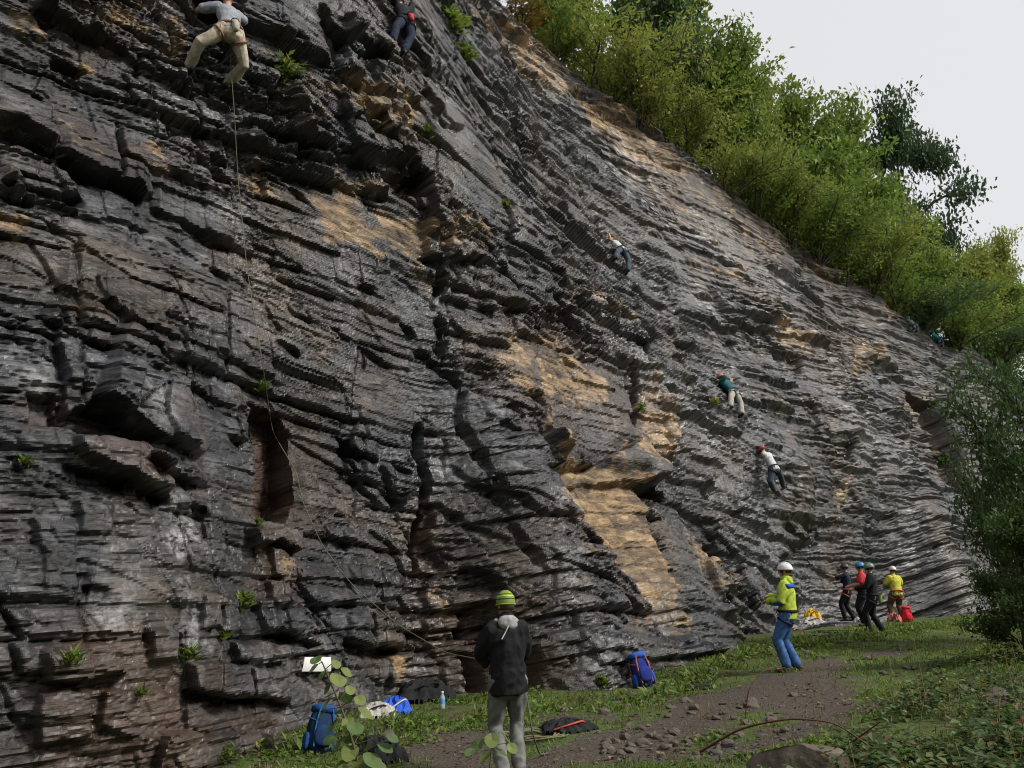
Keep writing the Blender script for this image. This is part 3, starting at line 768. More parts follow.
# ------------------------------------------------------------------ ground
def path_mask(x, y):
    """bare trodden earth along the foot of the face"""
    s = x*UU[0]+y*UU[1]; p = x*NI[0]+y*NI[1]
    wd_ = 1.75 - 1.1*sstep(9.5, 13, s); c = 6.3 + 0.4*np.sin(s*0.5) + 0.5*sstep(9, 13, s)
    m = np.exp(-((p-c)/wd_)**2)*sstep(4.2, 6.5, s)*(1-0.55*sstep(13, 16, s))*(1-sstep(21, 27, s))
    m = m + 0.55*np.exp(-((x-4.4)**2+(y-12.6)**2)/0.7)
    return np.clip(m*1.15 + 1.05*fbm(x*0.9, y*0.9, 4, 311)*np.minimum(1, m*4) - 0.15, 0, 1)
def ground_material():
    m, nt, b = mat('earth', 0.9, 0.2); v = objvec(nt)
    st = N(nt, 'ShaderNodeVertexColor', layer_name='cover'); sp = N(nt, 'ShaderNodeSeparateColor'); nt.links.new(st.outputs[0], sp.inputs[0])
    n1 = tnoise(nt, v, 3.0, 7, 0.65); n2 = tnoise(nt, v, 22.0, 5, 0.65)
    dirt = ramp(nt, n2, [(0.3, (0.040, 0.033, 0.026)), (0.6, (0.095, 0.078, 0.062)), (0.8, (0.17, 0.145, 0.12))])
    moss = ramp(nt, n2, [(0.3, (0.035, 0.055, 0.016)), (0.7, (0.10, 0.14, 0.036))])
    lit = ramp(nt, n2, [(0.3, (0.030, 0.020, 0.012)), (0.7, (0.10, 0.066, 0.040))])
    f = ramp(nt, mth(nt, 'ADD', n1, mth(nt, 'MULTIPLY', mth(nt, 'SUBTRACT', sp.outputs[0], 0.5), 0.9)), [(0.38, 0.0), (0.58, 1.0)])
    c = mixc(nt, f, mixc(nt, ramp(nt, n1, [(0.5, 0.0), (0.62, 1.0)]), moss, lit), dirt)
    nt.links.new(c, b.inputs['Base Color'])
    bump(nt, b, mth(nt, 'ADD', n2, mth(nt, 'MULTIPLY', n1, 0.6)), 0.8, 0.04)
    return m
GROUND_M = ground_material()
def axis(a, b, c, d, fine, coarse):
    return np.concatenate([np.arange(a, b, coarse), np.arange(b, c, fine), np.arange(c, d, coarse)])
gx = axis(-60, -8, 18, 140, 0.15, 2.0); gy = axis(-60, 2, 31, 160, 0.15, 2.0)
GX, GY = np.meshgrid(gx, gy, indexing='ij')
GZ = ground_z(GX, GY)
_p = GX*NI[0]+GY*NI[1]
GZ = GZ - 1.5*sstep(11.3, 13.0, _p)                       # tucked under the rock
gV = np.stack([GX, GY, GZ], -1).reshape(-1, 3)
q = (np.arange(len(gx)-1)[:, None]*len(gy) + np.arange(len(gy)-1)[None, :])
gF = np.stack([q, q+len(gy), q+len(gy)+1, q+1], -1).reshape(-1, 4)
gm = mesh_np('ground', gV, gF); pm = path_mask(GX, GY).reshape(-1)
vcol(gm, 'cover', np.stack([pm, pm*0, pm*0, pm*0+1], -1))
ground = tag(link('ground', gm, GROUND_M), 'grassy clearing with a bare trodden earth path along the rock foot', 'ground', kind='structure')

# hillside behind the crest
def build_hill():
    ss = np.concatenate([np.arange(-8, 80, 0.4), np.arange(80, 160, 3.0)]); bb = np.concatenate([np.arange(0.6, 14, 0.4), np.arange(14, 60, 3)])
    A, B = np.meshgrid(ss, bb, indexing='ij')
    crest = wpt(A, crest_t(A)-1.0, 0.0)
    rise = np.where(B < 14, B*0.62, 14*0.62+(B-14)*0.25)
    P = crest + NI*B[..., None]*1.0 + np.array([0,0,1.0])*(rise + 0.3*fbm(A*0.5, B*0.5, 4, 401) - 0.5 - 0.5*np.exp(-B))[..., None]
    n = len(bb); q = (np.arange(len(ss)-1)[:, None]*n + np.arange(n-1)[None, :])
    Fh = np.stack([q, q+n, q+n+1, q+1], -1).reshape(-1, 4)
    m, nt, b = mat('hill_soil', 0.95, 0.1); v = objvec(nt)
    c = ramp(nt, tnoise(nt, v, 2.5, 7, 0.7), [(0.3, (0.020, 0.022, 0.010)), (0.5, (0.055, 0.055, 0.025)), (0.72, (0.11, 0.085, 0.055))])
    nt.links.new(c, b.inputs['Base Color']); bump(nt, b, tnoise(nt, v, 8, 6), 0.8, 0.1)
    return tag(link('hillside', mesh_np('hillside', P.reshape(-1, 3), Fh), m), 'steep soil slope above the rock face under the trees', 'hillside', kind='structure')
build_hill()

# unseen bank added behind and beside the camera; blocks low sky so undersides darken
def build_shading_bank():
    aa = np.radians(np.arange(48, 300, 2.0)); hh = np.linspace(0, 1, 26)
    A, H = np.meshgrid(aa, hh, indexing='ij')
    rad = 17 + 10*H + 1.2*fbm(A*6, H*5, 4, 501); z = 0.2 + 10.5*H**0.8 + 0.9*fbm(A*9+4, H*4, 4, 502)*H
    P = np.stack([4+rad*np.sin(A), 6+rad*np.cos(A), z], -1)
    n = len(hh); q = (np.arange(len(aa)-1)[:, None]*n + np.arange(n-1)[None, :])
    Fh = np.stack([q, q+n, q+n+1, q+1], -1).reshape(-1, 4)
    m, nt, b = mat('shading_bank_dark', 0.9, 0.1); v = objvec(nt)
    c = ramp(nt, tnoise(nt, v, 1.5, 8, 0.75), [(0.3, (0.010, 0.016, 0.006)), (0.55, (0.035, 0.05, 0.016)), (0.75, (0.07, 0.08, 0.03))])
    nt.links.new(c, b.inputs['Base Color']); bump(nt, b, tnoise(nt, v, 3, 6), 1.0, 0.4)
    return tag(link('shading_bank', mesh_np('shading_bank', P.reshape(-1, 3), Fh), m), 'added unseen bank opposite the rock face, blocking low sky light', 'bank', kind='structure')
build_shading_bank()
# ------------------------------------------------------------------ foliage
def leaf_material(name, stops, rough=0.55, trans=0.42):
    m, nt, b = mat(name, rough, 0.35)
    at = N(nt, 'ShaderNodeVertexColor', layer_name='tint'); sp = N(nt, 'ShaderNodeSeparateColor'); nt.links.new(at.outputs[0], sp.inputs[0])
    c = ramp(nt, sp.outputs[0], stops)
    v = objvec(nt); c = mixc(nt, 0.5, c, mixc(nt, 1.0, c, ramp(nt, tnoise(nt, v, 1.3, 4), [(0.3, 0.55), (0.7, 1.4)]), 'MULTIPLY'))
    nt.links.new(c, b.inputs['Base Color'])
    tr = N(nt, 'ShaderNodeBsdfTranslucent'); nt.links.new(c, tr.inputs[0])
    ms = N(nt, 'ShaderNodeMixShader'); ms.inputs[0].default_value = trans
    nt.links.new(b.outputs[0], ms.inputs[1]); nt.links.new(tr.outputs[0], ms.inputs[2])
    nt.links.new(ms.outputs[0], nt.nodes['Material Output'].inputs[0])
    return m
LEAF_GREEN = leaf_material('leaf_green', [(0.0, (0.09, 0.155, 0.024)), (0.5, (0.165, 0.25, 0.042)), (1.0, (0.28, 0.35, 0.065))])
LEAF_YELLOW = leaf_material('leaf_yellow_green', [(0.0, (0.13, 0.17, 0.032)), (0.6, (0.25, 0.29, 0.055)), (1.0, (0.42, 0.38, 0.07))])
LEAF_DARK = leaf_material('leaf_dark', [(0.0, (0.034, 0.066, 0.021)), (0.6, (0.066, 0.118, 0.033)), (1.0, (0.12, 0.175, 0.05))])
LEAF_OAK = leaf_material('leaf_oak', [(0.0, (0.020, 0.050, 0.018)), (0.6, (0.040, 0.080, 0.026)), (1.0, (0.07, 0.12, 0.035))])
LEAF_RUST = leaf_material('leaf_rust', [(0.0, (0.13, 0.07, 0.02)), (0.6, (0.22, 0.13, 0.03)), (1.0, (0.25, 0.20, 0.05))])
LEAF_HAZEL = leaf_material('leaf_hazel', [(0.0, (0.085, 0.14, 0.045)), (0.6, (0.14, 0.20, 0.065)), (1.0, (0.24, 0.26, 0.06))], 0.6, 0.3)
LEAF_COVER = leaf_material('leaf_cover', [(0.0, (0.06, 0.11, 0.018)), (0.5, (0.13, 0.20, 0.032)), (0.85, (0.21, 0.28, 0.05)), (1.0, (0.32, 0.27, 0.07))])
LEAF_BRAMBLE = leaf_material('leaf_bramble', [(0.0, (0.03, 0.06, 0.016)), (0.55, (0.075, 0.125, 0.032)), (0.86, (0.15, 0.20, 0.07)), (0.94, (0.14, 0.09, 0.035)), (1.0, (0.20, 0.09, 0.025))])
LITTER = leaf_material('dead_leaf', [(0.0, (0.045, 0.026, 0.014)), (0.6, (0.12, 0.075, 0.042)), (1.0, (0.22, 0.15, 0.085))], 0.8, 0.1)
BARK = plain('bark', (0.075, 0.062, 0.050), 0.9, 0.15, 0.45, 12, 0.6)

def leaf_quads(C, D, Nrm, L, W, fold=0.18):
    """rhombic leaves: base C, direction D, normal Nrm, length L, width W (arrays)"""
    side = np.cross(D, Nrm); side /= np.linalg.norm(side, axis=1, keepdims=True)+1e-9
    L = np.broadcast_to(L, len(C))[:, None]; W = np.broadcast_to(W, len(C))[:, None]
    up = np.cross(side, D)
    mid = C + D*L*0.45
    V = np.stack([C, mid+side*W*0.5+up*W*fold, C+D*L, mid-side*W*0.5+up*W*fold], 1)
    return V.reshape(-1, 3), np.arange(len(C)*4).reshape(-1, 4)
def unit(v): return v/(np.linalg.norm(v, axis=-1, keepdims=True)+1e-9)
def leaf_mesh(name, C, D, Nrm, L, W, tint):
    V, F = leaf_quads(C, unit(D), unit(Nrm), L, W)
    me = mesh_np(name, V, F, smooth=False); t = np.repeat(tint, 4)
    vcol(me, 'tint', np.stack([t, t, t, t*0+1], -1)); return me
def tube_np(paths, sides=6):
    """list of (points, radii) -> V, F"""
    VV = []; FF = []; base = 0
    for pts, rad in paths:
        pts = np.asarray(pts, float); n = len(pts); tg = unit(np.gradient(pts, axis=0))
        ref = np.array([0.31, 0.87, 0.38]); a = unit(np.cross(tg, ref)); b = np.cross(tg, a)
        an = np.arange(sides)/sides*2*np.pi
        rad = np.broadcast_to(np.asarray(rad, float), n)
        V = pts[:, None] + rad[:, None, None]*(np.cos(an)[None, :, None]*a[:, None] + np.sin(an)[None, :, None]*b[:, None])
        VV.append(V.reshape(-1, 3))
        i = np.arange(n-1)[:, None]*sides; j = np.arange(sides)[None, :]; k = (j+1) % sides
        FF.append((np.stack([i+j, i+k, i+sides+k, i+sides+j], -1).reshape(-1, 4))+base); base += n*sides
    return np.concatenate(VV), np.concatenate(FF)
def tube_obj(name, paths, m, parent=None, sides=6):
    V, F = tube_np(paths, sides); return link(name, mesh_np(name, V, F), m, parent)

def make_tree(seed, style):
    """unit tree: height 1; returns (trunk mesh, crown mesh)"""
    rs = np.random.RandomState(seed); paths = []; tips = []
    def limb(p, d, ln, r, lev):
        n = 6; pts = [np.array(p)]; d = np.array(d)
        for i in range(n-1):
            d = d + rs.normal(0, 0.16, 3) + np.array([0, 0, 0.02 if style == 'green' else 0.0]); d /= np.linalg.norm(d)
            pts.append(pts[-1]+d*ln/(n-1))
        pts = np.array(pts); paths.append((pts, np.linspace(r, r*0.4, n)))
        if lev == 0:
            for q in pts[1:]: tips.append((q, d))
            return
        for k in range(rs.randint(3, 6)):
            i = rs.randint(2, n); a = rs.uniform(0, 6.283)
            e = np.array([math.cos(a), math.sin(a), rs.uniform(-0.1, 0.7)]); e = d*0.55+e*0.8; e /= np.linalg.norm(e)
            limb(pts[i], e, ln*rs.uniform(0.4, 0.62), r*0.45, lev-1)
        for q in pts[(1 if style == 'shrub' else 4):]: tips.append((q, d))
    if style == 'shrub':
        for k in range(12):
            a = rs.uniform(0, 6.283); sp = rs.uniform(0.15, 1.0)
            limb((0.03*math.cos(a), 0.03*math.sin(a), 0), (sp*math.cos(a), sp*math.sin(a), 1), rs.uniform(0.55, 0.92), 0.013, 1)
    else:
        hgt = 0.92; n = 9; z = np.linspace(0, hgt, n)
        tr = np.stack([0.03*np.cumsum(rs.normal(0, 1, n)), 0.03*np.cumsum(rs.normal(0, 1, n)), z], -1)*np.array([0.4, 0.4, 1])
        paths.append((tr, np.linspace(0.026, 0.006, n)))
        N_ = 26 if style == 'green' else 20
        for k in range(N_):
            f = rs.uniform(0.10 if style == 'green' else 0.25, 1.0); i = min(n-1, int(f*(n-1))); a = rs.uniform(0, 6.283)
            up = rs.uniform(0.25, 1.0) if style == 'green' else rs.uniform(-0.05, 0.5)
            ln = (0.40*(1-0.55*f)+0.08) if style == 'green' else (0.46*(1-0.4*abs(f-0.55)*2))
            limb(tr[i], (math.cos(a), math.sin(a), up), ln*rs.uniform(0.75, 1.15), 0.010, 1)
    # leaves in sprays round the twig ends
    tp = np.array([t[0] for t in tips]); td = np.array([t[1] for t in tips])
    per = {'shrub': 24, 'green': 24, 'oak': 52, 'airy': 26}[style]
    spread = {'shrub': (0.045, 0.045, 0.045), 'green': (0.045, 0.045, 0.026), 'oak': (0.066, 0.066, 0.026), 'airy': (0.06, 0.06, 0.03)}[style]
    idx = np.repeat(np.arange(len(tp)), per)
    keep = rs.rand(len(idx)) < 0.9; idx = idx[keep]
    C = tp[idx] + rs.normal(0, 1, (len(idx), 3))*np.array(spread)
    D = td[idx]*0.7 + rs.normal(0, 0.6, (len(idx), 3)) + np.array([0, 0, -0.15])
    Nr = rs.normal(0, 0.55, (len(idx), 3)) + np.array([0, 0, 0.9])
    sz = {'shrub': 0.034, 'green': 0.024, 'oak': 0.022, 'airy': 0.020}[style]*np.exp(rs.normal(0, 0.25, len(idx)))
    ct = rs.rand(len(tp))
    tint = np.clip(0.45*ct[idx] + 0.40*rs.rand(len(idx)) + 0.2*(C[:, 2]-0.3), 0, 1)
    crown = leaf_mesh('crown', C, D, Nr, sz*1.3, sz*(0.45 if style == 'shrub' else 0.75), tint)
    V, F = tube_np(paths, 5); return mesh_np('trunk', V, F), crown
TREES = {('shrub', k): make_tree(900+k, 'shrub') for k in range(3)}
TREES.update({('green', k): make_tree(920+k, 'green') for k in range(3)})
TREES[('oak', 0)] = make_tree(941, 'oak'); TREES[('airy', 0)] = make_tree(955, 'airy')
def place_tree(name, label, cat, key, loc, h, wid, leaf, rz=0.0, group=None, tilt=(0, 0)):
    t, c = TREES[key]
    root = empty(name, tuple(loc)); root.scale = (wid, wid, h); root.rotation_euler = (tilt[0], tilt[1], rz)
    tag(root, label, cat, group)
    to = bpy.data.objects.new('trunk', t); COL.objects.link(to); to.parent = root
    if not t.materials: t.materials.append(BARK)
    co = bpy.data.objects.new('crown', c); COL.objects.link(co); co.parent = root
    if not c.materials: c.materials.append(leaf)
    co.material_slots[0].link = 'OBJECT'; co.material_slots[0].material = leaf
    return root
def hill_pt(px, back):
    def at(s): return wpt(s, crest_t(s)-1.0) + NI*back + np.array([0, 0, 0.62*back - 0.6])
    ss = np.arange(8.0, 150.0, 0.25); return at(min(ss, key=lambda s: abs(project(at(s))[0]-px)))
def lip_pt(px):
    s = crest_at(px); t = crest_t(s)-1.5; i = int(np.searchsorted(S1, s)); j = int(tau(s, t)*(NT-1)); return XYZ[min(i, NS-1), j] - frame(np.float64(s))[1]*0.15
def px_height(p, top_y):
    lo, hi = 0.2, 40.0
    for _ in range(40):
        m = (lo+hi)/2; y = project(p+np.array([0, 0, m]))[1]
        if y > top_y: lo = m
        else: hi = m
    return lo
def mpp(p):
    d = np.asarray(p)-CAM; return (d[1]*math.cos(PITCH)+d[2]*math.sin(PITCH))/FPX
CR = 'trees growing along the cliff top'; SH = 'low shrubs on the lip of the rock face'
# (column, setback, top row, width px, style, variant, leaf, label)
crest_trees = [
 (598, 1.0, -22, 112, 'shrub', 0, LEAF_YELLOW, 'large yellow-green willow-like bush leaning over the crest, topmost on the cliff edge'),
 (560, 3.0, -60, 90, 'green', 2, LEAF_GREEN, 'green tree behind the topmost willow-like bush, cut by the picture top'),
 (655, 3.5, -60, 110, 'green', 0, LEAF_DARK, 'dark shaded tree in the gap behind the willow-like bush'),
 (690, 4.5, -45, 120, 'green', 1, LEAF_GREEN, 'tall green tree where the foliage meets the sky at the top of the picture'),
 (682, 0.6, 62, 72, 'shrub', 1, LEAF_YELLOW, 'pale yellow-green bush hanging over the ochre overhang'),
 (735, 1.6, 28, 105, 'green', 2, LEAF_GREEN, 'broad green tree right of the pale bush on the crest'),
 (762, 3.4, 46, 80, 'green', 0, LEAF_YELLOW, 'yellowing tree between two green ones high on the crest'),
 (805, 2.2, 58, 112, 'green', 1, LEAF_GREEN, 'feathery green tree at the middle of the cliff-top row'),
 (850, 2.6, 96, 100, 'green', 2, LEAF_GREEN, 'dense green tree just left of the dark spreading tree'),
 (880, 1.0, 165, 90, 'green', 0, LEAF_GREEN, 'lower green tree in front of the dark spreading tree'),
 (930, 1.6, 205, 92, 'green', 1, LEAF_GREEN, 'green tree below the dark spreading tree on the falling crest'),
 (968, 1.6, 240, 90, 'green', 2, LEAF_YELLOW, 'lighter green tree near the right end of the crest'),
 (1012, 2.0, 268, 90, 'green', 0, LEAF_GREEN, 'rightmost green tree on the crest, cut by the picture edge'),
 (1005, 9.0, 222, 84, 'oak', 0, LEAF_YELLOW, 'pale thin-leaved tree far behind the right end of the crest'),
]
rsT = random.Random(5)
for (px, bk, ty, wp, st_, k, lf, lab) in crest_trees:
    p = hill_pt(px, bk); h = px_height(p, ty)*0.84; wd = wp*mpp(p)*{'shrub': 1.25, 'green': 1.32, 'oak': 0.9}[st_]
    place_tree('cliff_top_bush' if st_ == 'shrub' else 'cliff_top_tree', lab, 'bush' if st_ == 'shrub' else 'tree', (st_, k), p, h, wd, lf, rsT.uniform(0, 6.28), CR)
p = hill_pt(914, 8.0); h = px_height(p, 96)*0.88
place_tree('spreading_tree', 'tall dark spreading tree with open layered crown against the white sky', 'tree', ('oak', 0), p, h, 118*mpp(p), LEAF_OAK, 1.1, CR)
lip = [(520, .2, 14, 34, LEAF_RUST, 'small orange-tinged bush left of the topmost willow-like bush'),
 (548, .3, 5, 40, LEAF_GREEN, 'small fresh green bush touching the topmost willow-like bush'),
 (640, .6, 62, 50, LEAF_YELLOW, 'sparse bush on bare soil between the two yellow-green bushes'),
 (720, .3, 128, 48, LEAF_YELLOW, 'low bush under the broad green crest tree'),
 (752, .2, 150, 44, LEAF_GREEN, 'low bush at the foot of the yellowing crest tree'),
 (785, .2, 170, 46, LEAF_YELLOW, 'straggling bush hanging below the feathery tree'),
 (815, .2, 190, 50, LEAF_GREEN, 'bright bush hanging over the lip below the feathery tree'),
 (842, .3, 205, 48, LEAF_GREEN, 'rounded bush on the lip left of the lower green tree'),
 (868, .3, 228, 44, LEAF_YELLOW, 'pale bush on the lip under the lower green tree'),
 (895, .2, 252, 44, LEAF_GREEN, 'low bush on the lip under the dark spreading tree'),
 (925, .2, 275, 44, LEAF_DARK, 'dark low bush on the lip near the turquoise climber'),
 (955, .2, 298, 46, LEAF_GREEN, 'green low bush on the lip right of the turquoise climber'),
 (985, .2, 312, 48, LEAF_DARK, 'dark bush low on the right end of the lip'),
 (1015, .3, 330, 48, LEAF_GREEN, 'last bush on the lip at the right picture edge')]
for i, (px, bk, ty, wp, lf, lab) in enumerate(lip):
    p = lip_pt(px); h = max(0.8, px_height(p, ty))
    place_tree('lip_bush', lab, 'bush', ('shrub', i % 3), p, h, wp*mpp(p)*1.9, lf, i*1.3, SH)
# dark growth at the right edge of the clearing
p = G(1026, 662)
place_tree('edge_shrub', 'dense dark evergreen shrub at the right edge of the clearing', 'shrub', ('green', 1), p, 2.3, 1.7, LEAF_DARK, 0.4)
p = G(1062, 650)
place_tree('edge_tree', 'dark open-branched small tree in front of the far right rock', 'tree', ('airy', 0), p, 5.9, 3.1, LEAF_DARK, 2.2)
p = G(1030, 642)
place_tree('edge_bush', 'upright dark bush between the edge shrub and the open-branched tree', 'shrub', ('shrub', 2), p, 4.2, 1.8, LEAF_DARK, 0.9)
# ------------------------------------------------------------------ ground plants, stones, litter
rsG = np.random.RandomState(77)
def wedge(n, y0, y1, half=0.72, power=1.0, xoff=0.0):
    """random points on the clearing, denser towards the camera"""
    u = rsG.rand(n); y = y0*(y1/y0)**(u**power); x = (rsG.rand(n)*2-1)*half*y + xoff*y
    p = x*NI[0]+y*NI[1]; k = p < 10.6
    return x[k], y[k]
def scatter_leaves(name, x, y, zoff, L, W, flat, tint, m, label, cat):
    n = len(x); z = ground_z(x, y)+zoff
    a = rsG.rand(n)*6.283; up = flat[0]+(flat[1]-flat[0])*rsG.rand(n)
    D = np.stack([np.cos(a)*np.cos(up), np.sin(a)*np.cos(up), np.sin(up)], -1)
    Nr = np.stack([-np.cos(a)*np.sin(up), -np.sin(a)*np.sin(up), np.cos(up)], -1) + rsG.normal(0, .25, (n, 3))
    me = leaf_mesh(name, np.stack([x, y, z], -1), D, Nr, L, W, tint)
    return tag(link(name, me, m), label, cat, kind='stuff')
def dens(x, y, seed, f=0.9): return fbm(x*f, y*f, 4, seed)
# short grass blades
x, y = wedge(200000, 5.0, 34, 0.75); pm = path_mask(x, y); s_ = x*UU[0]+y*UU[1]
k = rsG.rand(len(x)) < np.clip(0.42+1.1*dens(x, y, 701), 0, 1)*(1-0.97*np.clip(pm*1.6, 0, 1)); x, y = x[k], y[k]
d_ = np.hypot(x, y); L = (0.035+0.05*rsG.rand(len(x)))*(0.8+d_/25)
scatter_leaves('grass', x, y, -0.005, L, 0.007*(1+d_/9), (0.5, 1.4), np.clip(rsG.rand(len(x))*0.8+0.25*dens(x, y, 702), 0, 1), LEAF_COVER, 'short bright grass covering the clearing beside the path', 'grass')
# broad-leaved ground cover in patches
x, y = wedge(90000, 5.0, 30, 0.75); pm = path_mask(x, y)
k = rsG.rand(len(x)) < np.clip(0.10+1.5*dens(x, y, 703, 0.7), 0, 0.9)*(1-np.clip(pm*1.5, 0, 1)); x, y = x[k], y[k]
d_ = np.hypot(x, y); L = (0.03+0.04*rsG.rand(len(x)))*(0.85+d_/30)
scatter_leaves('ground_cover', x, y, 0.05*rsG.rand(len(x)), L, L*0.8, (-0.1, 0.7), np.clip(rsG.rand(len(x))*0.75+0.2*dens(x, y, 704), 0, 1), LEAF_COVER, 'low broad-leaved weeds in patches over the clearing', 'weeds')
# weeds hugging the foot of the rock
ss = 2.5+rsG.rand(9000)*26; pp = 9.35-0.9*np.exp(-((ss-10.4)/2.2)**2) - 0.55*np.abs(rsG.normal(0, .6, 9000)) - 0.2
k = rsG.rand(9000) < np.clip(0.25+1.6*fbm(ss*0.8, ss*0+3, 3, 705), 0, 1); ss, pp = ss[k], pp[k]
x = UU[0]*ss+NI[0]*pp; y = UU[1]*ss+NI[1]*pp; L = 0.06+0.09*rsG.rand(len(x))
scatter_leaves('rock_foot_weeds', x, y, 0.16*rsG.rand(len(x))**2, L, L*0.45, (0.0, 1.1), rsG.rand(len(x))*0.95, LEAF_COVER, 'bright leafy weeds along the foot of the rock face', 'weeds')
# brambles in the right foreground
def bramble(n, cx, cy, rx, ry, hmax, thr):
    x = cx+rx*(rsG.rand(n)*2-1); y = cy+ry*(rsG.rand(n)*2-1)
    e = 1-((x-cx)/rx)**2-((y-cy)/ry)**2; k = rsG.rand(n) < np.clip(e*1.6, 0, 1)*np.clip(thr+1.3*dens(x, y, 711, 1.3), 0, 1); return x[k], y[k], np.clip(e[k]*1.5, 0.1, 1)*hmax
bx = [bramble(24000, 3.7, 6.2, 2.5, 1.6, 0.40, .5), bramble(24000, 6.2, 8.8, 2.8, 2.5, 0.42, .5), bramble(12000, 8.5, 12.5, 2.4, 2.4, 0.35, .3)]
x = np.concatenate([b[0] for b in bx]); y = np.concatenate([b[1] for b in bx]); hz = np.concatenate([b[2] for b in bx])
L = 0.045+0.055*rsG.rand(len(x))
scatter_leaves('brambles', x, y, hz*(0.15+0.85*rsG.rand(len(x)))*(0.55+0.6*dens(x, y, 712, 2.0)).clip(.1, 1.2), L, L*0.72, (-0.4, 0.6), np.clip(rsG.rand(len(x))**1.1, 0, 1), LEAF_BRAMBLE, 'tangled bramble leaves filling the right foreground', 'brambles')
# dead leaves
x, y = wedge(16000, 5.0, 24, 0.72, 1.0, 0.12); k = rsG.rand(len(x)) < np.clip(0.25+1.2*dens(x, y, 721, 0.6), 0, 1); x, y = x[k], y[k]
L = 0.03+0.05*rsG.rand(len(x))
scatter_leaves('leaf_litter', x, y, 0.012, L, L*0.7, (-0.15, 0.35), rsG.rand(len(x)), LITTER, 'brown fallen leaves strewn over the clearing', 'leaves')
# dry standing stems among the brambles
def stems(n, cx, cy, r):
    paths = []
    for i in range(n):
        px_, py_ = cx+rsG.normal(0, r), cy+rsG.normal(0, r); z = float(ground_z(px_, py_)); h = rsG.uniform(.25, .7)
        lean_ = rsG.normal(0, .18, 2); t = np.linspace(0, 1, 5)
        paths.append((np.stack([px_+lean_[0]*h*t**1.5, py_+lean_[1]*h*t**1.5, z+h*t], -1), np.linspace(.0045, .002, 5)))
    return paths
STRAW = plain('dry_stem', (0.20, 0.15, 0.085), 0.8, .2, .4, 20, 0)
V, F = tube_np(stems(60, 5.6, 8.6, 1.5)+stems(40, 4.0, 6.4, .9), 4)
tag(link('dry_stems', mesh_np('dry_stems', V, F), STRAW), 'dry straw-coloured stems standing among the brambles', 'stems', kind='stuff')
# bare gravel on the path
STONE_M = plain('stone', (0.105, 0.088, 0.074), 0.85, .2, .45, 9, 0.5)
def stone_mesh(seed, flat=0.5):
    rs = np.random.RandomState(seed); bm = bmesh.new(); bmesh.ops.create_icosphere(bm, subdivisions=2, radius=1)
    pl = [(unit(rs.normal(0, 1, 3)*np.array([1, 1, .7])), rs.uniform(.55, .85)) for _ in range(9)]
    for v in bm.verts:
        c = np.array(v.co)
        for n_, d in pl:
            t = c@n_-d
            if t > 0: c = c-n_*t
        v.co = Vector(c*np.array([1, .75, flat]))
    me = bpy.data.meshes.new('stone'); bm.to_mesh(me); bm.free(); me.materials.append(STONE_M); return me
STONES = [stone_mesh(i, [.30, .42, .6, .35, .5][i % 5]) for i in range(8)]
def child_stone(x, y, r, k, rz):
    o = bpy.data.objects.new('stone', STONES[k % 8]); COL.objects.link(o); o.parent = ground
    o.location = (x, y, float(ground_z(x, y))+r*0.10); o.scale = (r, r, r); o.rotation_euler = (rsG.normal(0, .12), rsG.normal(0, .12), rz)
for i in range(120):                                    # loose slabs between path and brambles
    px_ = rsG.uniform(600, 800); py_ = 690+70*rsG.rand()+ (px_-600)*0.02; g = G(px_, py_)
    child_stone(g[0], g[1], rsG.uniform(.03, .10)*(1.4 if i % 9 == 0 else 1), i, rsG.uniform(0, 6.28))
for i in range(60):                                     # litter of stones further right and along the foot of the rock
    if i < 26: g = G(rsG.uniform(800, 960), rsG.uniform(640, 690)); r = rsG.uniform(.05, .12)
    else:
        s_ = rsG.uniform(3.0, 22); p_ = 9.2-0.95*math.exp(-((s_-10.4)/2.2)**2)-rsG.uniform(0, .7); g = UU*s_+NI*p_; r = rsG.uniform(.05, .16)
    child_stone(g[0], g[1], r, i, rsG.uniform(0, 6.28))
nx, ny = wedge(9000, 5.5, 20, .6); k = rsG.rand(len(nx)) < np.clip(path_mask(nx, ny)*1.2+.12, 0, 1); nx, ny = nx[k], ny[k]
tet = np.array([(1, 0, -.4), (-.5, .87, -.4), (-.5, -.87, -.4), (0.1, 0, .6)])
gv = []; 
sc_ = rsG.uniform(.006, .024, len(nx)); an = rsG.rand(len(nx))*6.283
ca, sa = np.cos(an), np.sin(an)
P_ = np.stack([nx, ny, ground_z(nx, ny)+sc_*0.3], -1)
TV = tet[None]*sc_[:, None, None]; TV = np.stack([TV[..., 0]*ca[:, None]-TV[..., 1]*sa[:, None], TV[..., 0]*sa[:, None]+TV[..., 1]*ca[:, None], TV[..., 2]], -1)+P_[:, None]
b_ = np.arange(len(nx))[:, None]*4
TF = np.stack([b_+np.array([[0, 1, 3]]), b_+np.array([[1, 2, 3]]), b_+np.array([[2, 0, 3]])], 1).reshape(-1, 3)
tag(link('gravel', mesh_np('gravel', TV.reshape(-1, 3), TF, smooth=False), STONE_M), 'fine stone chips on the trodden earth path', 'gravel', kind='stuff')
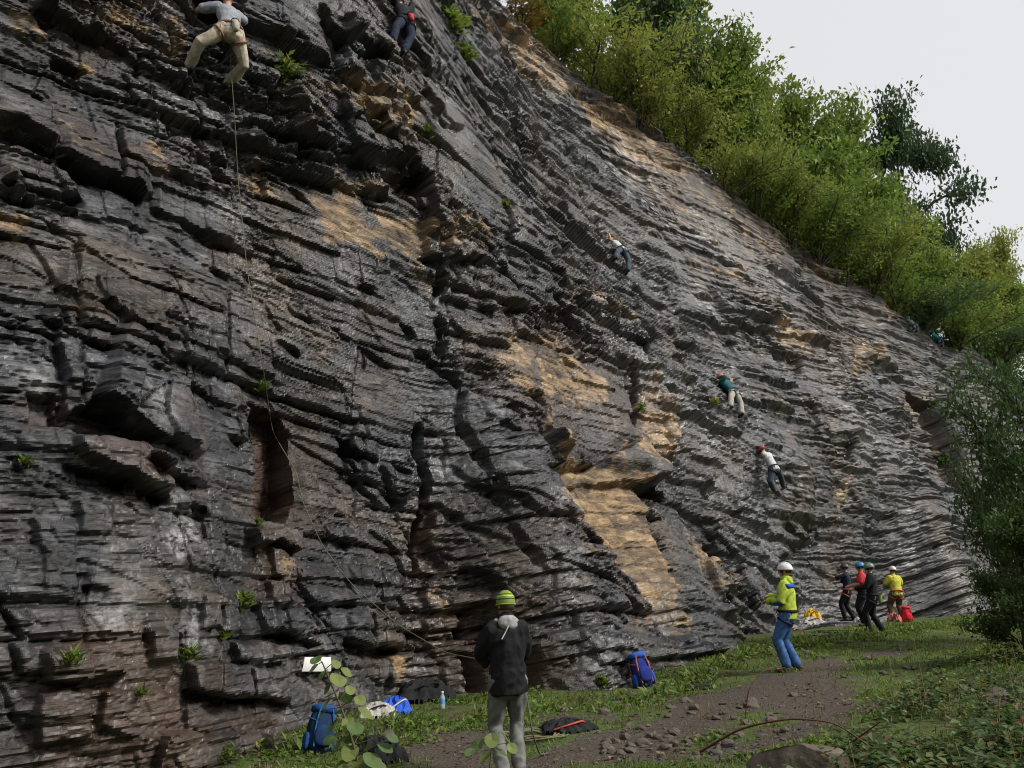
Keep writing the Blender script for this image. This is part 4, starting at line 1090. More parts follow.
# the boulder at the bottom edge
def boulder(loc, sz, rz, seed, name, label):
    rs = np.random.RandomState(seed); bm = bmesh.new(); bmesh.ops.create_icosphere(bm, subdivisions=5, radius=1)
    pl = [(unit(rs.normal(0, 1, 3)), rs.uniform(.5, .8)) for _ in range(14)]
    co = np.array([v.co for v in bm.verts])
    for n_, d in pl:
        t = co@n_-d; co = co-np.maximum(t, 0)[:, None]*n_
    co = co*(1+0.05*fbm(co[:, 0]*2+co[:, 2], co[:, 1]*2-co[:, 2], 4, seed)[:, None])
    for v, c in zip(bm.verts, co): v.co = Vector(c*np.array(sz))
    me = bpy.data.meshes.new(name); bm.to_mesh(me); bm.free(); o = link(name, me, BOULDER_M)
    o.location = loc; o.rotation_euler = (0, 0, rz); return tag(o, label, 'boulder')
BOULDER_M = plain('boulder_rock', (0.12, 0.098, 0.078), 0.85, .2, .5, 5, 0.9)
g = G(812, 786); boulder((g[0], g[1], g[2]+0.0), (.60, .42, .34), 0.35, 31, 'boulder', 'brown weathered boulder at the bottom edge among the brambles')
g = G(1000, 705); boulder((g[0], g[1], g[2]+.02), (.30, .22, .16), 1.0, 37, 'boulder', 'smaller brown stone half buried at the right edge of the brambles')
# arching bramble canes
CANE = plain('bramble_cane', (0.10, 0.035, 0.025), 0.6, .3, .3, 40, 0)
def cane(pix_depth, r, label):
    P = np.array([atdepth(*q) for q in pix_depth]); t = np.linspace(0, len(P)-1, 24)
    Q = np.stack([np.interp(t, range(len(P)), P[:, i]) for i in range(3)], -1)
    for _ in range(3): Q[1:-1] = 0.25*Q[:-2]+0.5*Q[1:-1]+0.25*Q[2:]
    o = tube_obj('bramble_cane', [(Q, np.linspace(r, r*.5, 24))], CANE); return tag(o, label, 'bramble', 'bramble canes')
ga, gb = G(745, 720), G(800, 690)
cane([(745, 722, ga[1]), (748, 690, ga[1]), (760, 672, ga[1]+.1), (778, 666, ga[1]+.25), (792, 670, ga[1]+.4)], .007, 'thin arching bramble cane standing between the path and the man in blue trousers')
cane([(700, 752, 6.6), (740, 728, 6.4), (790, 718, 6.2), (835, 722, 6.1), (872, 748, 6.0)], .010, 'thick reddish bramble cane arching low in front of the boulder')
cane([(848, 745, 6.3), (862, 735, 6.2), (880, 722, 6.1)], .009, 'short reddish bramble stub right of the boulder')

# ------------------------------------------------------------------ hazel sapling close to the camera: every large leaf its own part
def round_leaf():
    n = 12; V = [(0, 0, 0)]; F = []
    for i in range(n):
        a = i/n*2*math.pi; r = 0.5*(1+0.06*math.cos(5*a)); x_, y_ = r*math.sin(a)*0.92, 0.5-r*math.cos(a)
        if i == n//2: y_ += .1
        V.append((x_, y_, 0.10*abs(x_)+0.05*math.sin(6*y_)))
    V[0] = (0, .5, -.02)
    for i in range(n): F.append((0, 1+i, 1+(i+1) % n))
    me = bpy.data.meshes.new('leaf'); me.from_pydata(V, [], F); me.update()
    t = rsG.rand(); vcol(me, 'tint', np.tile([t, t, t, 1], (len(V), 1))); me.materials.append(LEAF_HAZEL); return me
RL = [round_leaf() for _ in range(5)]
def sapling(name, label, stempix, depth, leaves, size):
    base = atdepth(*stempix[0], depth); base[2] = float(ground_z(base[0], base[1]))
    root = tag(empty(name, tuple(base)), label, 'sapling')
    P = np.array([base]+[atdepth(px, py, depth) for px, py in stempix]) - base
    t = np.linspace(0, len(P)-1, 20); Q = np.stack([np.interp(t, range(len(P)), P[:, i]) for i in range(3)], -1)
    for _ in range(2): Q[1:-1] = .25*Q[:-2]+.5*Q[1:-1]+.25*Q[2:]
    tube_obj('stem', [(Q, np.linspace(.008, .003, 20))], plain('green_stem', (.10, .085, .045), .7, .2, .3, 30, 0), root)
    for i, (px, py, s) in enumerate(leaves):
        q = atdepth(px, py, depth+rsG.uniform(-.12, .12)) - base
        o = bpy.data.objects.new('leaf', RL[i % 5]); COL.objects.link(o); o.parent = root
        j = np.argmin(np.linalg.norm(Q-q, axis=1)); dr = q-Q[j]
        sc = size*s; az = math.atan2(dr[1]-0.06, dr[0])-math.pi/2
        o.rotation_euler = (rsG.uniform(.35, 1.0)*-1, rsG.uniform(-.4, .4), az); o.scale = (sc, sc, sc)
        f = Euler(o.rotation_euler).to_matrix() @ Vector((0, .5*sc, 0)); o.location = Vector(q)-f
        tube_obj('leaf_stalk', [(np.stack([Q[j], np.array(o.location)]), [.002, .0016])], _pm['green_stem'], root, 4)
    return root
lv = [(316,660,.7),(336,664,.6),(322,676,.9),(338,680,1.0),(332,694,1.0),(345,698,.9),(326,705,.8),(342,712,.8),(348,722,.7),(333,726,.9),(355,728,1.0),(365,713,1.0),(376,724,1.1),
      (340,742,1.0),(352,740,.9),(362,745,1.0),(357,762,1.2),(372,760,1.1),(345,762,.9),(385,748,.9),(392,738,.7),(330,755,.8),(378,770,1.1),(350,690,.6),(328,688,.7),(314,668,.6),(346,672,.7),(322,715,.8),(360,700,.7),(368,735,.9),(338,735,.7),(350,752,1.0),(366,772,1.0),(342,774,1.0),(330,740,.7)]
sapling('hazel_sapling', 'leafy hazel sapling with round pale green leaves in front of the blue rucksack', [(362,800),(358,760),(346,720),(334,690),(322,662)], 3.6, lv, .080)
lv = [(478,745,1.0),(492,740,1.1),(505,737,1.0),(486,755,1.0),(500,752,1.1),(470,752,.8),(512,748,.8)]
sapling('hazel_sapling', 'low broad-leaved seedling left of the near belayer\'s legs', [(488,790),(490,765),(492,745)], 4.4, lv, .075)

# ------------------------------------------------------------------ plants rooted on the ledges
def tuft(name, label, px, py, n, ln, wd, m, droop=0.0, spread=1.0):
    p = surf(px, py, 0.03); s0 = P2ST(px, py)[0]; _, Nn = frame(np.float64(s0))
    a = rsG.rand(n)*6.283; up = rsG.uniform(.2, 1.3, n)
    D = Nn*0.5 + np.stack([np.cos(a)*spread, np.sin(a)*spread*.6, np.sin(up)-droop], -1)
    C = p + rsG.normal(0, ln*.28*spread, (n, 3))*np.array([1, 1, .8]); C[:, 2] += 0.0
    Nr = rsG.normal(0, .5, (n, 3))+np.array([0, 0, 1.0])
    me = leaf_mesh(name, C, D, Nr, ln*(.5+.6*rsG.rand(n)), wd*(.7+.6*rsG.rand(n)), rsG.rand(n))
    o = link(name, me, m); return tag(o, label, 'plant')
tuft('fern', 'bushy fern with reddish tips on the ledge right of the topmost climber', 282, 72, 340, .22, .05, LEAF_COVER, .3, 1.5)
tuft('hanging_plant', 'long light green plant hanging down the face right of the black-clad climber', 452, 22, 260, .32, .09, LEAF_GREEN, .5, 1.6)
tuft('hanging_plant', 'light green tuft lower on the face below the hanging plant', 463, 55, 170, .28, .08, LEAF_GREEN, .4, 1.4)
tuft('ledge_plant', 'small green tuft on the smooth slab below the ochre rubble', 427, 130, 60, .16, .04, LEAF_COVER)
tuft('ledge_plant', 'green tuft above the rusty niche on the left wall', 259, 388, 90, .13, .03, LEAF_COVER)
tuft('ledge_plant', 'green tuft on the boulder under the rusty niche', 256, 525, 60, .11, .03, LEAF_COVER)
tuft('ledge_plant', 'leafy clump below the boulder left of the rope', 243, 604, 130, .15, .045, LEAF_COVER)
tuft('ledge_plant', 'spiky tuft on the ledge above the squared block', 222, 636, 80, .12, .03, LEAF_COVER)
tuft('ledge_plant', 'spiky grass tuft on the ledge left of the squared block', 188, 655, 110, .14, .022, LEAF_COVER)
tuft('ledge_plant', 'yellowing grass tuft on the brown ledge at far left', 72, 660, 90, .12, .02, LEAF_COVER)
tuft('ledge_plant', 'tiny plant on the dark ledge at the left picture edge', 26, 462, 40, .09, .025, LEAF_COVER)
tuft('ledge_plant', 'small plant on the lowest ledge at left', 140, 694, 50, .09, .025, LEAF_COVER)
tuft('ledge_plant', 'grass clump at the foot of the lowest ledge', 228, 756, 120, .14, .022, LEAF_COVER, .0, 1.4)
tuft('ledge_plant', 'small tuft in the slot of the ochre buttress', 641, 408, 40, .14, .05, LEAF_COVER)
tuft('ledge_plant', 'green streak of moss plants right of the roof corner', 505, 205, 80, .14, .05, LEAF_COVER)
tuft('ledge_plant', 'green tuft between the two climbers on the grey slab', 713, 404, 70, .2, .06, LEAF_YELLOW)
tuft('ledge_plant', 'leafy clump at the foot of the red niche behind the near belayer', 602, 684, 90, .15, .05, LEAF_COVER)
tuft('ledge_plant', 'pale shrubby clump in the dark far niche', 940, 462, 200, .5, .12, LEAF_DARK, .2, 1.5)
# ------------------------------------------------------------------ people
def ring_tube(path, sides=12, caps=True, cap0=0.8):
    """path: list of (centre, rx, ry, side_vec) ; closed elliptical loft with rounded ends -> V,F(list)"""
    P = [np.asarray(p[0], float) for p in path]; n = len(P); V = []; F = []
    def ring(c, tg, side, rx, ry):
        a = side - tg*np.dot(side, tg); a = a/(np.linalg.norm(a)+1e-9); b = np.cross(tg, a)
        return [c + a*rx*math.cos(t) + b*ry*math.sin(t) for t in (np.arange(sides)/sides*2*math.pi)]
    rings = []
    for i in range(n):
        tg = P[min(i+1, n-1)]-P[max(i-1, 0)]; tg = tg/(np.linalg.norm(tg)+1e-9)
        _, rx, ry, sd = path[i]
        if i == 0 and caps:
            for f in (0.97, 0.6): rings.append(ring(P[0]-tg*f*min(rx, ry)*cap0, tg, sd, rx*math.sqrt(1-f*f)+1e-3, ry*math.sqrt(1-f*f)+1e-3))
        rings.append(ring(P[i], tg, sd, rx, ry))
        if i == n-1 and caps:
            for f in (0.6, 0.97): rings.append(ring(P[i]+tg*f*min(rx, ry)*0.8, tg, sd, rx*math.sqrt(1-f*f)+1e-3, ry*math.sqrt(1-f*f)+1e-3))
    for r in rings: V += r
    m = len(rings)
    for i in range(m-1):
        for j in range(sides):
            k = (j+1) % sides; F.append((i*sides+j, i*sides+k, (i+1)*sides+k, (i+1)*sides+j))
    F.append(tuple(range(sides-1, -1, -1))); F.append(tuple((m-1)*sides+j for j in range(sides)))
    return V, F
class Shape:
    def __init__(s): s.V = []; s.F = []
    def add(s, VF):
        b = len(s.V); s.V += list(VF[0]); s.F += [tuple(i+b for i in f) for f in VF[1]]
    def tube(s, pts, rad, side=(1, 0, 0), flat=1.0, sides=10):
        side = np.array(side, float)
        s.add(ring_tube([(p, r, r*flat, side) for p, r in zip(pts, rad)], sides))
    def ball(s, c, r, rot=None):
        r = np.array(r if hasattr(r, '__len__') else (r, r, r), float); c = np.asarray(c, float)
        M = np.eye(3) if rot is None else np.array(rot)
        V = []; F = []; nu, nv = 12, 8
        for i in range(1, nv):
            for j in range(nu):
                a = math.pi*i/nv; b = 2*math.pi*j/nu; V.append(c+M@(r*np.array([math.sin(a)*math.cos(b), math.sin(a)*math.sin(b), math.cos(a)])))
        V.append(c+M@(r*np.array([0, 0, 1]))); V.append(c+M@(r*np.array([0, 0, -1]))); t, bt = len(V)-2, len(V)-1
        for j in range(nu):
            k = (j+1) % nu; F.append((t, j, k)); F.append((bt, (nv-2)*nu+k, (nv-2)*nu+j))
            for i in range(nv-2): F.append((i*nu+j, (i+1)*nu+j, (i+1)*nu+k, i*nu+k))
        s.add((V, F))
_pending = []
def solid(name, sh, m, parent, voxel=0.012, wrinkle=0.0, seed=0, smooth=6):
    """fuse the pieces of a Shape into one continuous surface"""
    me = bpy.data.meshes.new(name); me.from_pydata([tuple(v) for v in sh.V], [], sh.F); me.update()
    o = link(name, me, m, parent)
    md = o.modifiers.new('r', 'REMESH'); md.mode = 'VOXEL'; md.voxel_size = voxel; md.use_smooth_shade = True
    sm = o.modifiers.new('s', 'SMOOTH'); sm.factor = 0.5; sm.iterations = smooth
    _pending.append((o, wrinkle, seed)); return o
def bake_solids():
    bpy.context.view_layer.update(); dg = bpy.context.evaluated_depsgraph_get()
    new = [(o, bpy.data.meshes.new_from_object(o.evaluated_get(dg)), w, sd) for o, w, sd in _pending]
    for o, me, w, sd in new:
        o.modifiers.clear(); mats = list(o.data.materials); old = o.data; o.data = me; me.name = old.name; bpy.data.meshes.remove(old)
        me.materials.clear()
        for m_ in mats: me.materials.append(m_)
        n = len(me.vertices); co = np.empty(n*3, np.float32); no = np.empty(n*3, np.float32)
        me.vertices.foreach_get('co', co); me.vertices.foreach_get('normal', no); co = co.reshape(-1, 3).astype(float); no = no.reshape(-1, 3)
        if w:
            h = fbm(co[:, 0]*5+co[:, 1]*4+co[:, 2]*2.5, co[:, 2]*4.5-co[:, 0]*3+co[:, 1]*3, 2, sd); h = 1-2.2*np.abs(h); co = co+no*(w*h)[:, None]
        me.vertices.foreach_set('co', co.astype(np.float32).ravel())
        me.polygons.foreach_set('use_smooth', np.ones(len(me.polygons), bool)); me.update()
    _pending.clear()
SKIN = plain('skin', (0.46, 0.27, 0.19), 0.55, .35, .12, 20, 0.05)
def cloth(name, col, var=.3): return plain('cloth_'+name, col, 0.85, .2, var, 14, 0.25)
def ik(a, c, l1, l2, hint):
    a, c, hint = np.array(a, float), np.array(c, float), np.array(hint, float)
    d = c-a; L = np.linalg.norm(d); mx_ = (l1+l2)*0.985
    if L > mx_: c = a+d/L*mx_; d = c-a; L = mx_
    x = (l1*l1-l2*l2+L*L)/(2*L); h = math.sqrt(max(l1*l1-x*x, 0)); u = d/L
    p = hint-u*np.dot(hint, u); p = p/(np.linalg.norm(p)+1e-9)
    return a+u*x+p*h, c
def person(name, label, M, pose, sp, vox=0.012):
    """M: 4x4 matrix of the root (feet level for standing, pelvis level for climbing); pose: joint targets in body space
       body space: x = own right, y = forward, z = up"""
    root = empty(name); root.matrix_world = M; tag(root, label, 'person', sp.get('group'))
    V = lambda *a: np.array(a, float)
    pel = V(*pose['pelvis']); ch = V(*pose['chest']); hd = V(*pose['head'])
    up = unit(ch-pel); side = unit(V(*pose.get('shoulder_dir', (1, 0, 0)))); hipside = unit(V(*pose.get('hip_dir', (1, 0, 0))))
    neck = ch+up*0.17; look = unit(V(*pose.get('look', (0, 1, 0)))); hup = unit(hd-neck)
    lookp = unit(look-hup*np.dot(look, hup)); hs = np.cross(lookp, hup)
    shR, shL = ch+side*0.17+up*0.10, ch-side*0.17+up*0.10
    hipR, hipL = pel+hipside*0.09-up*0.03, pel-hipside*0.09-up*0.03
    J = {}
    for k, sh_, hp in (('R', shR, hipR), ('L', shL, hipL)):
        sg = 1 if k == 'R' else -1
        el, wr = ik(sh_, pose['hand'+k], .28, .26, pose.get('elbow'+k, (sg*.6, -.6, -.5)))
        kn, an = ik(hp, pose['foot'+k], .43, .43, pose.get('knee'+k, (sg*.15, 1, 0.1)))
        J[k] = dict(sh=sh_, el=el, wr=wr, hp=hp, kn=kn, an=an, hd=unit(V(*pose.get('palm'+k, tuple(unit(wr-el))))), toe=unit(V(*pose.get('toe'+k, (sg*.2, 1, -.05)))))
    fw = np.cross(up, side)*-1
    fwd = unit(np.cross(up, side)); fwd = fwd if np.dot(fwd, V(0, 1, 0)) > 0 else -fwd
    # ---- body: one continuous surface
    b = Shape()
    b.add(ring_tube([(pel-up*.06, .145, .10, hipside), (pel+up*.06, .15, .10, hipside), (pel*.5+ch*.5, .135, .095, side), (ch, .165, .11, side), (ch+up*.10, .16, .09, side), (neck-up*.01, .07, .06, side)], 14))
    b.tube([neck-up*.05, neck+hup*.03, hd-hup*.06], [.06, .055, .055])
    Rm = np.stack([hs, lookp, hup], 1)
    b.ball(hd+lookp*.005+hup*.02, (.076, .096, .105), Rm); b.ball(hd+lookp*.045-hup*.05, (.052, .055, .055), Rm)
    b.tube([hd+lookp*.093+hup*.005, hd+lookp*.115-hup*.022], [.011, .015]); b.tube([hd+lookp*.085-hup*.058-hs*.02, hd+lookp*.085-hup*.058+hs*.02], [.009, .009])
    for s_ in (1, -1): b.ball(hd+hs*s_*.078-lookp*.01, (.012, .022, .033), Rm)
    for k in 'RL':
        j = J[k]; sg = 1 if k == 'R' else -1
        b.tube([j['sh']-side*sg*.03, j['sh']+(j['el']-j['sh'])*.5, j['el'], j['el']+(j['wr']-j['el'])*.35, j['wr']], [.058, .048, .040, .041, .029])
        b.tube([j['hp']+up*.03, j['hp']+(j['kn']-j['hp'])*.5, j['kn'], j['kn']+(j['an']-j['kn'])*.35, j['an']], [.088, .074, .056, .056, .038])
        b.tube([j['an']-j['toe']*.05+V(0, 0, -.045), j['an']+j['toe']*.15+V(0, 0, -.06)], [.036, .033], flat=.9)
        # hand: palm, four unequal curled fingers, a thumb from the side of the palm
        d = j['hd']; sv = np.cross(d, V(0, 0, 1)); sv = unit(sv) if np.linalg.norm(sv) > .2 else V(1, 0, 0); nv = np.cross(sv, d); w_ = j['wr']
        b.add(ring_tube([(w_-d*.01, .026, .018, sv), (w_+d*.04, .038, .015, sv), (w_+d*.085, .040, .013, sv)], 8))
        for f, (o_, ln) in enumerate(((-.030, .062), (-.010, .075), (.011, .070), (.031, .052))):
            k0 = w_+d*.085+sv*o_; k1 = k0+d*ln*.5-nv*ln*.25; k2 = k1+d*ln*.15-nv*ln*.5
            b.tube([k0-d*.015, k1, k2], [.0095, .009, .0075], sides=6)
        t0 = w_+d*.025-sv*sg*.030; t1 = t0-sv*sg*.028+d*.022-nv*.012; t2 = t1+d*.030-nv*.022
        b.tube([t0+sv*sg*.01, t1, t2], [.012, .011, .009], sides=6)
    solid('body', b, SKIN, root, vox if vox < .0125 else .020, smooth=2)
    for s_ in (1, -1):
        e = Shape(); e.ball(hd+lookp*.090+hs*s_*.032+hup*.018, .012); me = bpy.data.meshes.new('eye'); me.from_pydata([tuple(v) for v in e.V], [], e.F); link('eye', me, plain('eye', (.03, .025, .02), .2, .6, .1, 30, 0), root)
    # ---- top
    t = Shape(); g = sp.get('loose', .018); hem = sp.get('hem', .10)
    t.add(ring_tube([(pel-up*hem, .162+g*1.2, .120+g*1.2, hipside), (pel+up*.05, .15+g*1.5, .11+g*1.5, hipside), (pel*.5+ch*.5, .14+g*1.3, .105+g*1.3, side), (ch, .172+g, .118+g, side), (ch+up*.095, .155+g, .10+g, side), (neck-up*.015, .075+g*.4, .068+g*.4, side)], 16, True, .12))
    cut = sp.get('sleeve', 1.0)
    for k in 'RL':
        j = J[k]; sg = 1 if k == 'R' else -1
        if cut >= 1: t.tube([j['sh']-side*sg*.03, j['sh']+(j['el']-j['sh'])*.5, j['el'], j['el']+(j['wr']-j['el'])*.5, j['wr']+unit(j['wr']-j['el'])*.005], [.072+g, .062+g, .053+g, .049+g, .040+g*.8])
        elif cut > 0: t.tube([j['sh']-side*sg*.03, j['sh']+(j['el']-j['sh'])*cut*.5, j['sh']+(j['el']-j['sh'])*cut], [.070+g, .062+g, .060+g])
    if sp.get('collar'): t.add(ring_tube([(neck-up*.03, .095, .085, side), (neck+up*.035, .082, .075, side)], 12))
    top = solid(sp.get('topname', 'jacket'), t, sp['top'], root, vox, sp.get('wr', .010), 3)
    if 'hood' in sp:
        hq = Shape(); hq.add(ring_tube([(neck-fwd*.055-up*.10-side*.02, .05, .03, side), (neck-fwd*.075-up*.03, .105, .05, side), (neck-fwd*.06+up*.03, .095, .045, side)], 12)); hq.tube([neck-side*.10+up*.0, neck-fwd*.08+up*.02, neck+side*.10+up*.0], [.035, .045, .035])
        solid('hood', hq, sp['hood'], top, vox, .006, 5)
    # ---- trousers
    q = Shape(); tg_ = sp.get('tloose', .022)
    q.add(ring_tube([(pel-up*.09, .142+tg_, .108+tg_, hipside), (pel+up*.02, .148+tg_, .108+tg_, hipside), (pel+up*.10, .138+tg_*.6, .10+tg_*.6, hipside)], 14))
    for k in 'RL':
        j = J[k]; q.tube([j['hp']+up*.04, j['hp']+(j['kn']-j['hp'])*.5, j['kn'], j['kn']+(j['an']-j['kn'])*.5, j['an']+(j['kn']-j['an'])*.02], [.098+tg_, .085+tg_, .064+tg_, .058+tg_*1.3, .052+tg_*1.5])
    solid('trousers', q, sp['bottom'], root, vox, .010, 7)
    # ---- shoes
    for k in 'RL':
        j = J[k]; s_ = Shape(); a = j['an']; d = j['toe']; z = unit(a-j['kn'])*-1 if pose.get('climb') else V(0, 0, 1)
        z = unit(z-d*np.dot(z, d)); sv = np.cross(d, z)
        s_.add(ring_tube([(a-d*.075-z*.055, .034, .036, sv), (a-d*.02-z*.050, .042, .045, sv), (a+d*.06-z*.065, .046, .034, sv), (a+d*.13-z*.075, .043, .025, sv), (a+d*.17-z*.078, .030, .020, sv)], 10)); s_.tube([a-z*.06, a+z*.03], [.050, .048])
        so_ = solid('shoe', s_, sp['shoe'], root, min(vox, .020), 0, 0, 2)
        o2 = Shape(); o2.add(ring_tube([(a-d*.085-z*.092, .034, .012, sv), (a-d*.02-z*.094, .044, .012, sv), (a+d*.07-z*.096, .049, .011, sv), (a+d*.17-z*.097, .036, .010, sv)], 10)); solid('sole', o2, plain('sole_rubber', (.025, .025, .025), .8, .2, .2, 30, 0), so_, .016, 0, 0, 1)
    # ---- head wear or hair
    hw = sp['head']; hc = hd+hup*.035
    def dome(nm, r, m, par, lo=-.15, off=(0, 0, 0), brim=0.0):
        Vv = []; Ff = []; nu, nv = 20, 9; o_ = hs*off[0]+lookp*off[1]+hup*off[2]
        for i in range(nv+1):
            el_ = math.asin(lo)+(math.pi/2-math.asin(lo))*i/nv
            for jx in range(nu):
                a = 2*math.pi*jx/nu; fl = 1+(brim if i == 0 else 0)
                Vv.append(hc+o_+hs*r[0]*math.cos(el_)*math.cos(a)*fl+lookp*r[1]*math.cos(el_)*math.sin(a)*fl+hup*r[2]*math.sin(el_))
        for i in range(nv):
            for jx in range(nu): k2 = (jx+1) % nu; Ff.append((i*nu+jx, i*nu+k2, (i+1)*nu+k2, (i+1)*nu+jx))
        Ff.append(tuple(range(nu-1, -1, -1)))
        me = bpy.data.meshes.new(nm); me.from_pydata([tuple(v) for v in Vv], [], Ff); me.update()
        for p_ in me.polygons: p_.use_smooth = True
        return link(nm, me, m, par)
    hair = sp.get('hair', plain('hair_brown', (.05, .032, .02), .7, .3, .4, 40, .3))
    if hw[0] == 'helmet':
        hl = dome('helmet', (.108, .133, .118), hw[1], root, -.12, (0, -.005, 0), .05)
        for s_ in (-1, 0, 1):                              # raised ribs and a rear cradle
            r_ = [hc+hs*s_*.045+lookp*(.125*math.cos(a)-.005)*(1-.12*abs(s_))+hup*.120*math.sin(a)*(1-.08*abs(s_)) for a in np.linspace(.35, 2.75, 12)]
            tube_obj('helmet_rib', [(np.array(r_), .007)], hw[2] if len(hw) > 2 else hw[1], hl, 5)
        c_ = [hc+hs*.085*s2+lookp*q2+hup*z2 for s2, q2, z2 in ((-1, 0, -.02), (-.85, .03, -.10), (0, .05, -.155), (.85, .03, -.10), (1, 0, -.02))]
        tube_obj('chin_strap', [(np.array(c_), .006)], plain('webbing_black', (.02, .02, .022), .8, .2, .2, 30, 0), hl, 5)
        dome('hair', (.086, .104, .100), hair, root, -.45, (0, -.012, -.02))
    elif hw[0] == 'beanie':
        bn = dome('beanie', (.092, .110, .118), hw[1], root, -.30, (0, -.004, .005))
        a = np.linspace(0, 2*math.pi, 25)
        for zz, mm, rr in ((-.022, hw[1], .010), (.030, hw[2], .005), (.055, hw[3], .005), (.078, hw[2], .004)):
            sc_ = math.sqrt(max(0, 1-(zz/.123)**2))*.945
            tube_obj('knit_band', [(np.array([hc+hs*.098*sc_*math.cos(t_)+lookp*(.116*sc_*math.sin(t_)-.004)+hup*zz for t_ in a]), rr)], mm, bn, 6)
        dome('hair', (.084, .102, .10), hair, root, -.5, (0, -.012, -.025))
    else:
        dome('hair', (.090, .108, .112), hair, root, -.35, (0, -.014, -.005))
    # ---- harness
    if sp.get('harness'):
        hn = empty('harness', parent=root); hm = sp['harness']
        a = np.linspace(0, 2*math.pi, 25); wz = pel+up*(.04 if not sp.get('hem_over') else -.02)
        rx, ry = .155+g*1.5+.012, .115+g*1.5+.012
        tube_obj('waist_belt', [(np.array([wz+hipside*rx*math.cos(t_)+np.cross(up, hipside)*ry*math.sin(t_) for t_ in a]), .022)], hm, hn, 8)
        for k in 'RL':
            j = J[k]; c = j['hp']+(j['kn']-j['hp'])*.25; ax = unit(j['kn']-j['hp']); e1 = unit(np.cross(ax, V(0, 1, .2))); e2 = np.cross(ax, e1)
            tube_obj('leg_loop', [(np.array([c+e1*.122*math.cos(t_)+e2*.122*math.sin(t_) for t_ in a]), .018)], hm, hn, 6)
            sg = 1 if k == 'R' else -1
            for i_ in range(3):
                p0 = wz+hipside*sg*(rx*.8)+np.cross(up, hipside)*(.05-.05*i_)*1.0-up*.02
                aa = np.linspace(0, 2*math.pi, 13)
                tube_obj('carabiner', [(np.array([p0+hipside*sg*.03-up*(.06+.05*math.cos(t_))+np.cross(up, hipside)*.02*math.sin(t_) for t_ in aa]), .006)], plain('alloy', (.45, .46, .48), .35, .6, .1, 30, 0), hn, 5)
    if sp.get('chalk'):
        c = Shape(); q0 = pel-fwd*(.155+g)-up*.05; c.tube([q0-up*.10, q0-up*.02, q0+up*.05], [.045, .058, .055])
        cb = solid('chalk_bag', c, sp['chalk'], root, .012, .003, 2); a = np.linspace(0, 2*math.pi, 17)
        tube_obj('bag_rim', [(np.array([q0+up*.09+side*.056*math.cos(t_)+fwd*.056*math.sin(t_) for t_ in a]), .008)], plain('webbing_black', (.02, .02, .022), .8, .2, .2, 30, 0), cb, 5)
    return root, J
def stand(px, py, face, s=1.0, depth=None):
    """feet on the ground under the pixel; face: heading in degrees, 0 = away from the camera, 90 = to the left"""
    g = G(px, py); return Matrix.Translation(Vector(g)) @ Matrix.Rotation(R(face), 4, 'Z') @ Matrix.Scale(s, 4)
def wallM(px, py, off, s=1.0, roll=0.0):
    p = surf(px, py, off); s0 = P2ST(px, py)[0]; T, Nn = frame(np.float64(s0))
    m = Matrix(((UU[0], -Nn[0], T[0], p[0]), (UU[1], -Nn[1], T[1], p[1]), (UU[2], -Nn[2], T[2], p[2]), (0, 0, 0, 1)))
    return m @ Matrix.Rotation(R(roll), 4, 'Y') @ Matrix.Scale(s, 4)
def loc(M, px, py, off=0.06):
    """limb target under a pixel, on the climber's own patch of rock"""
    r = ray(px, py); s, t = P2ST(px, py); d = M['d'] + off
    for _ in range(20): s1, t1 = hit(r, s, d); s += .5*(s1-s); t += .5*(t1-t)
    return tuple(M['m'].inverted() @ Vector(wpt(s, t, d)))
BLACKC = cloth('black', (.014, .014, .017)); NAVY = cloth('navy', (.016, .022, .045)); DENIM = cloth('denim', (.055, .13, .30)); GREYT = cloth('grey', (.17, .17, .165))
BEIGE = cloth('beige', (.42, .37, .29)); HIVIS = cloth('hivis', (.42, .52, .06)); ROYAL = cloth('royal', (.03, .09, .38)); WHITEC = cloth('white', (.52, .52, .52))
TEAL = cloth('teal', (.015, .10, .115)); REDC = cloth('red', (.52, .05, .06)); YELC = cloth('yellow', (.52, .50, .07)); BROWNT = cloth('brown', (.12, .085, .05)); SLATE = cloth('slate', (.06, .075, .10))
WEB = plain('webbing_black', (.02, .02, .022), .8, .2, .2, 30, 0); WEBR = cloth('webbing_red', (.45, .08, .05))
HWHITE = plain('shell_white', (.75, .75, .74), .4, .4, .05, 10, 0); HBLUE = plain('shell_blue', (.03, .22, .42), .4, .4, .1, 10, 0); HDARK = plain('shell_dark', (.05, .055, .065), .4, .4, .1, 10, 0)
HGREY = plain('shell_grey', (.16, .22, .22), .4, .4, .1, 10, 0); HORANGE = plain('shell_orange', (.50, .17, .09), .4, .4, .1, 10, 0); HRED = plain('shell_red', (.42, .06, .06), .4, .4, .1, 10, 0)
LIME = cloth('lime', (.22, .31, .06)); LIMEP = cloth('lime_pale', (.66, .74, .30)); DARKB = cloth('dark_band', (.05, .06, .05)); HOODG = cloth('hood_grey', (.30, .30, .29))
SHOE = plain('shoe_dark', (.05, .045, .045), .7, .3, .3, 20, .1); SHOEB = plain('shoe_brown', (.10, .06, .04), .7, .3, .3, 20, .1)
def base_pose(**kw):
    d = dict(pelvis=(0, 0, .93), chest=(0, 0, 1.30), head=(0, .02, 1.615), handR=(.22, .18, .90), handL=(-.22, .18, .90), footR=(.10, .02, .10), footL=(-.10, -.02, .10))
    d.update(kw); return d
BEL = 'people standing at the foot of the face'; CLB = 'climbers on the rock face'
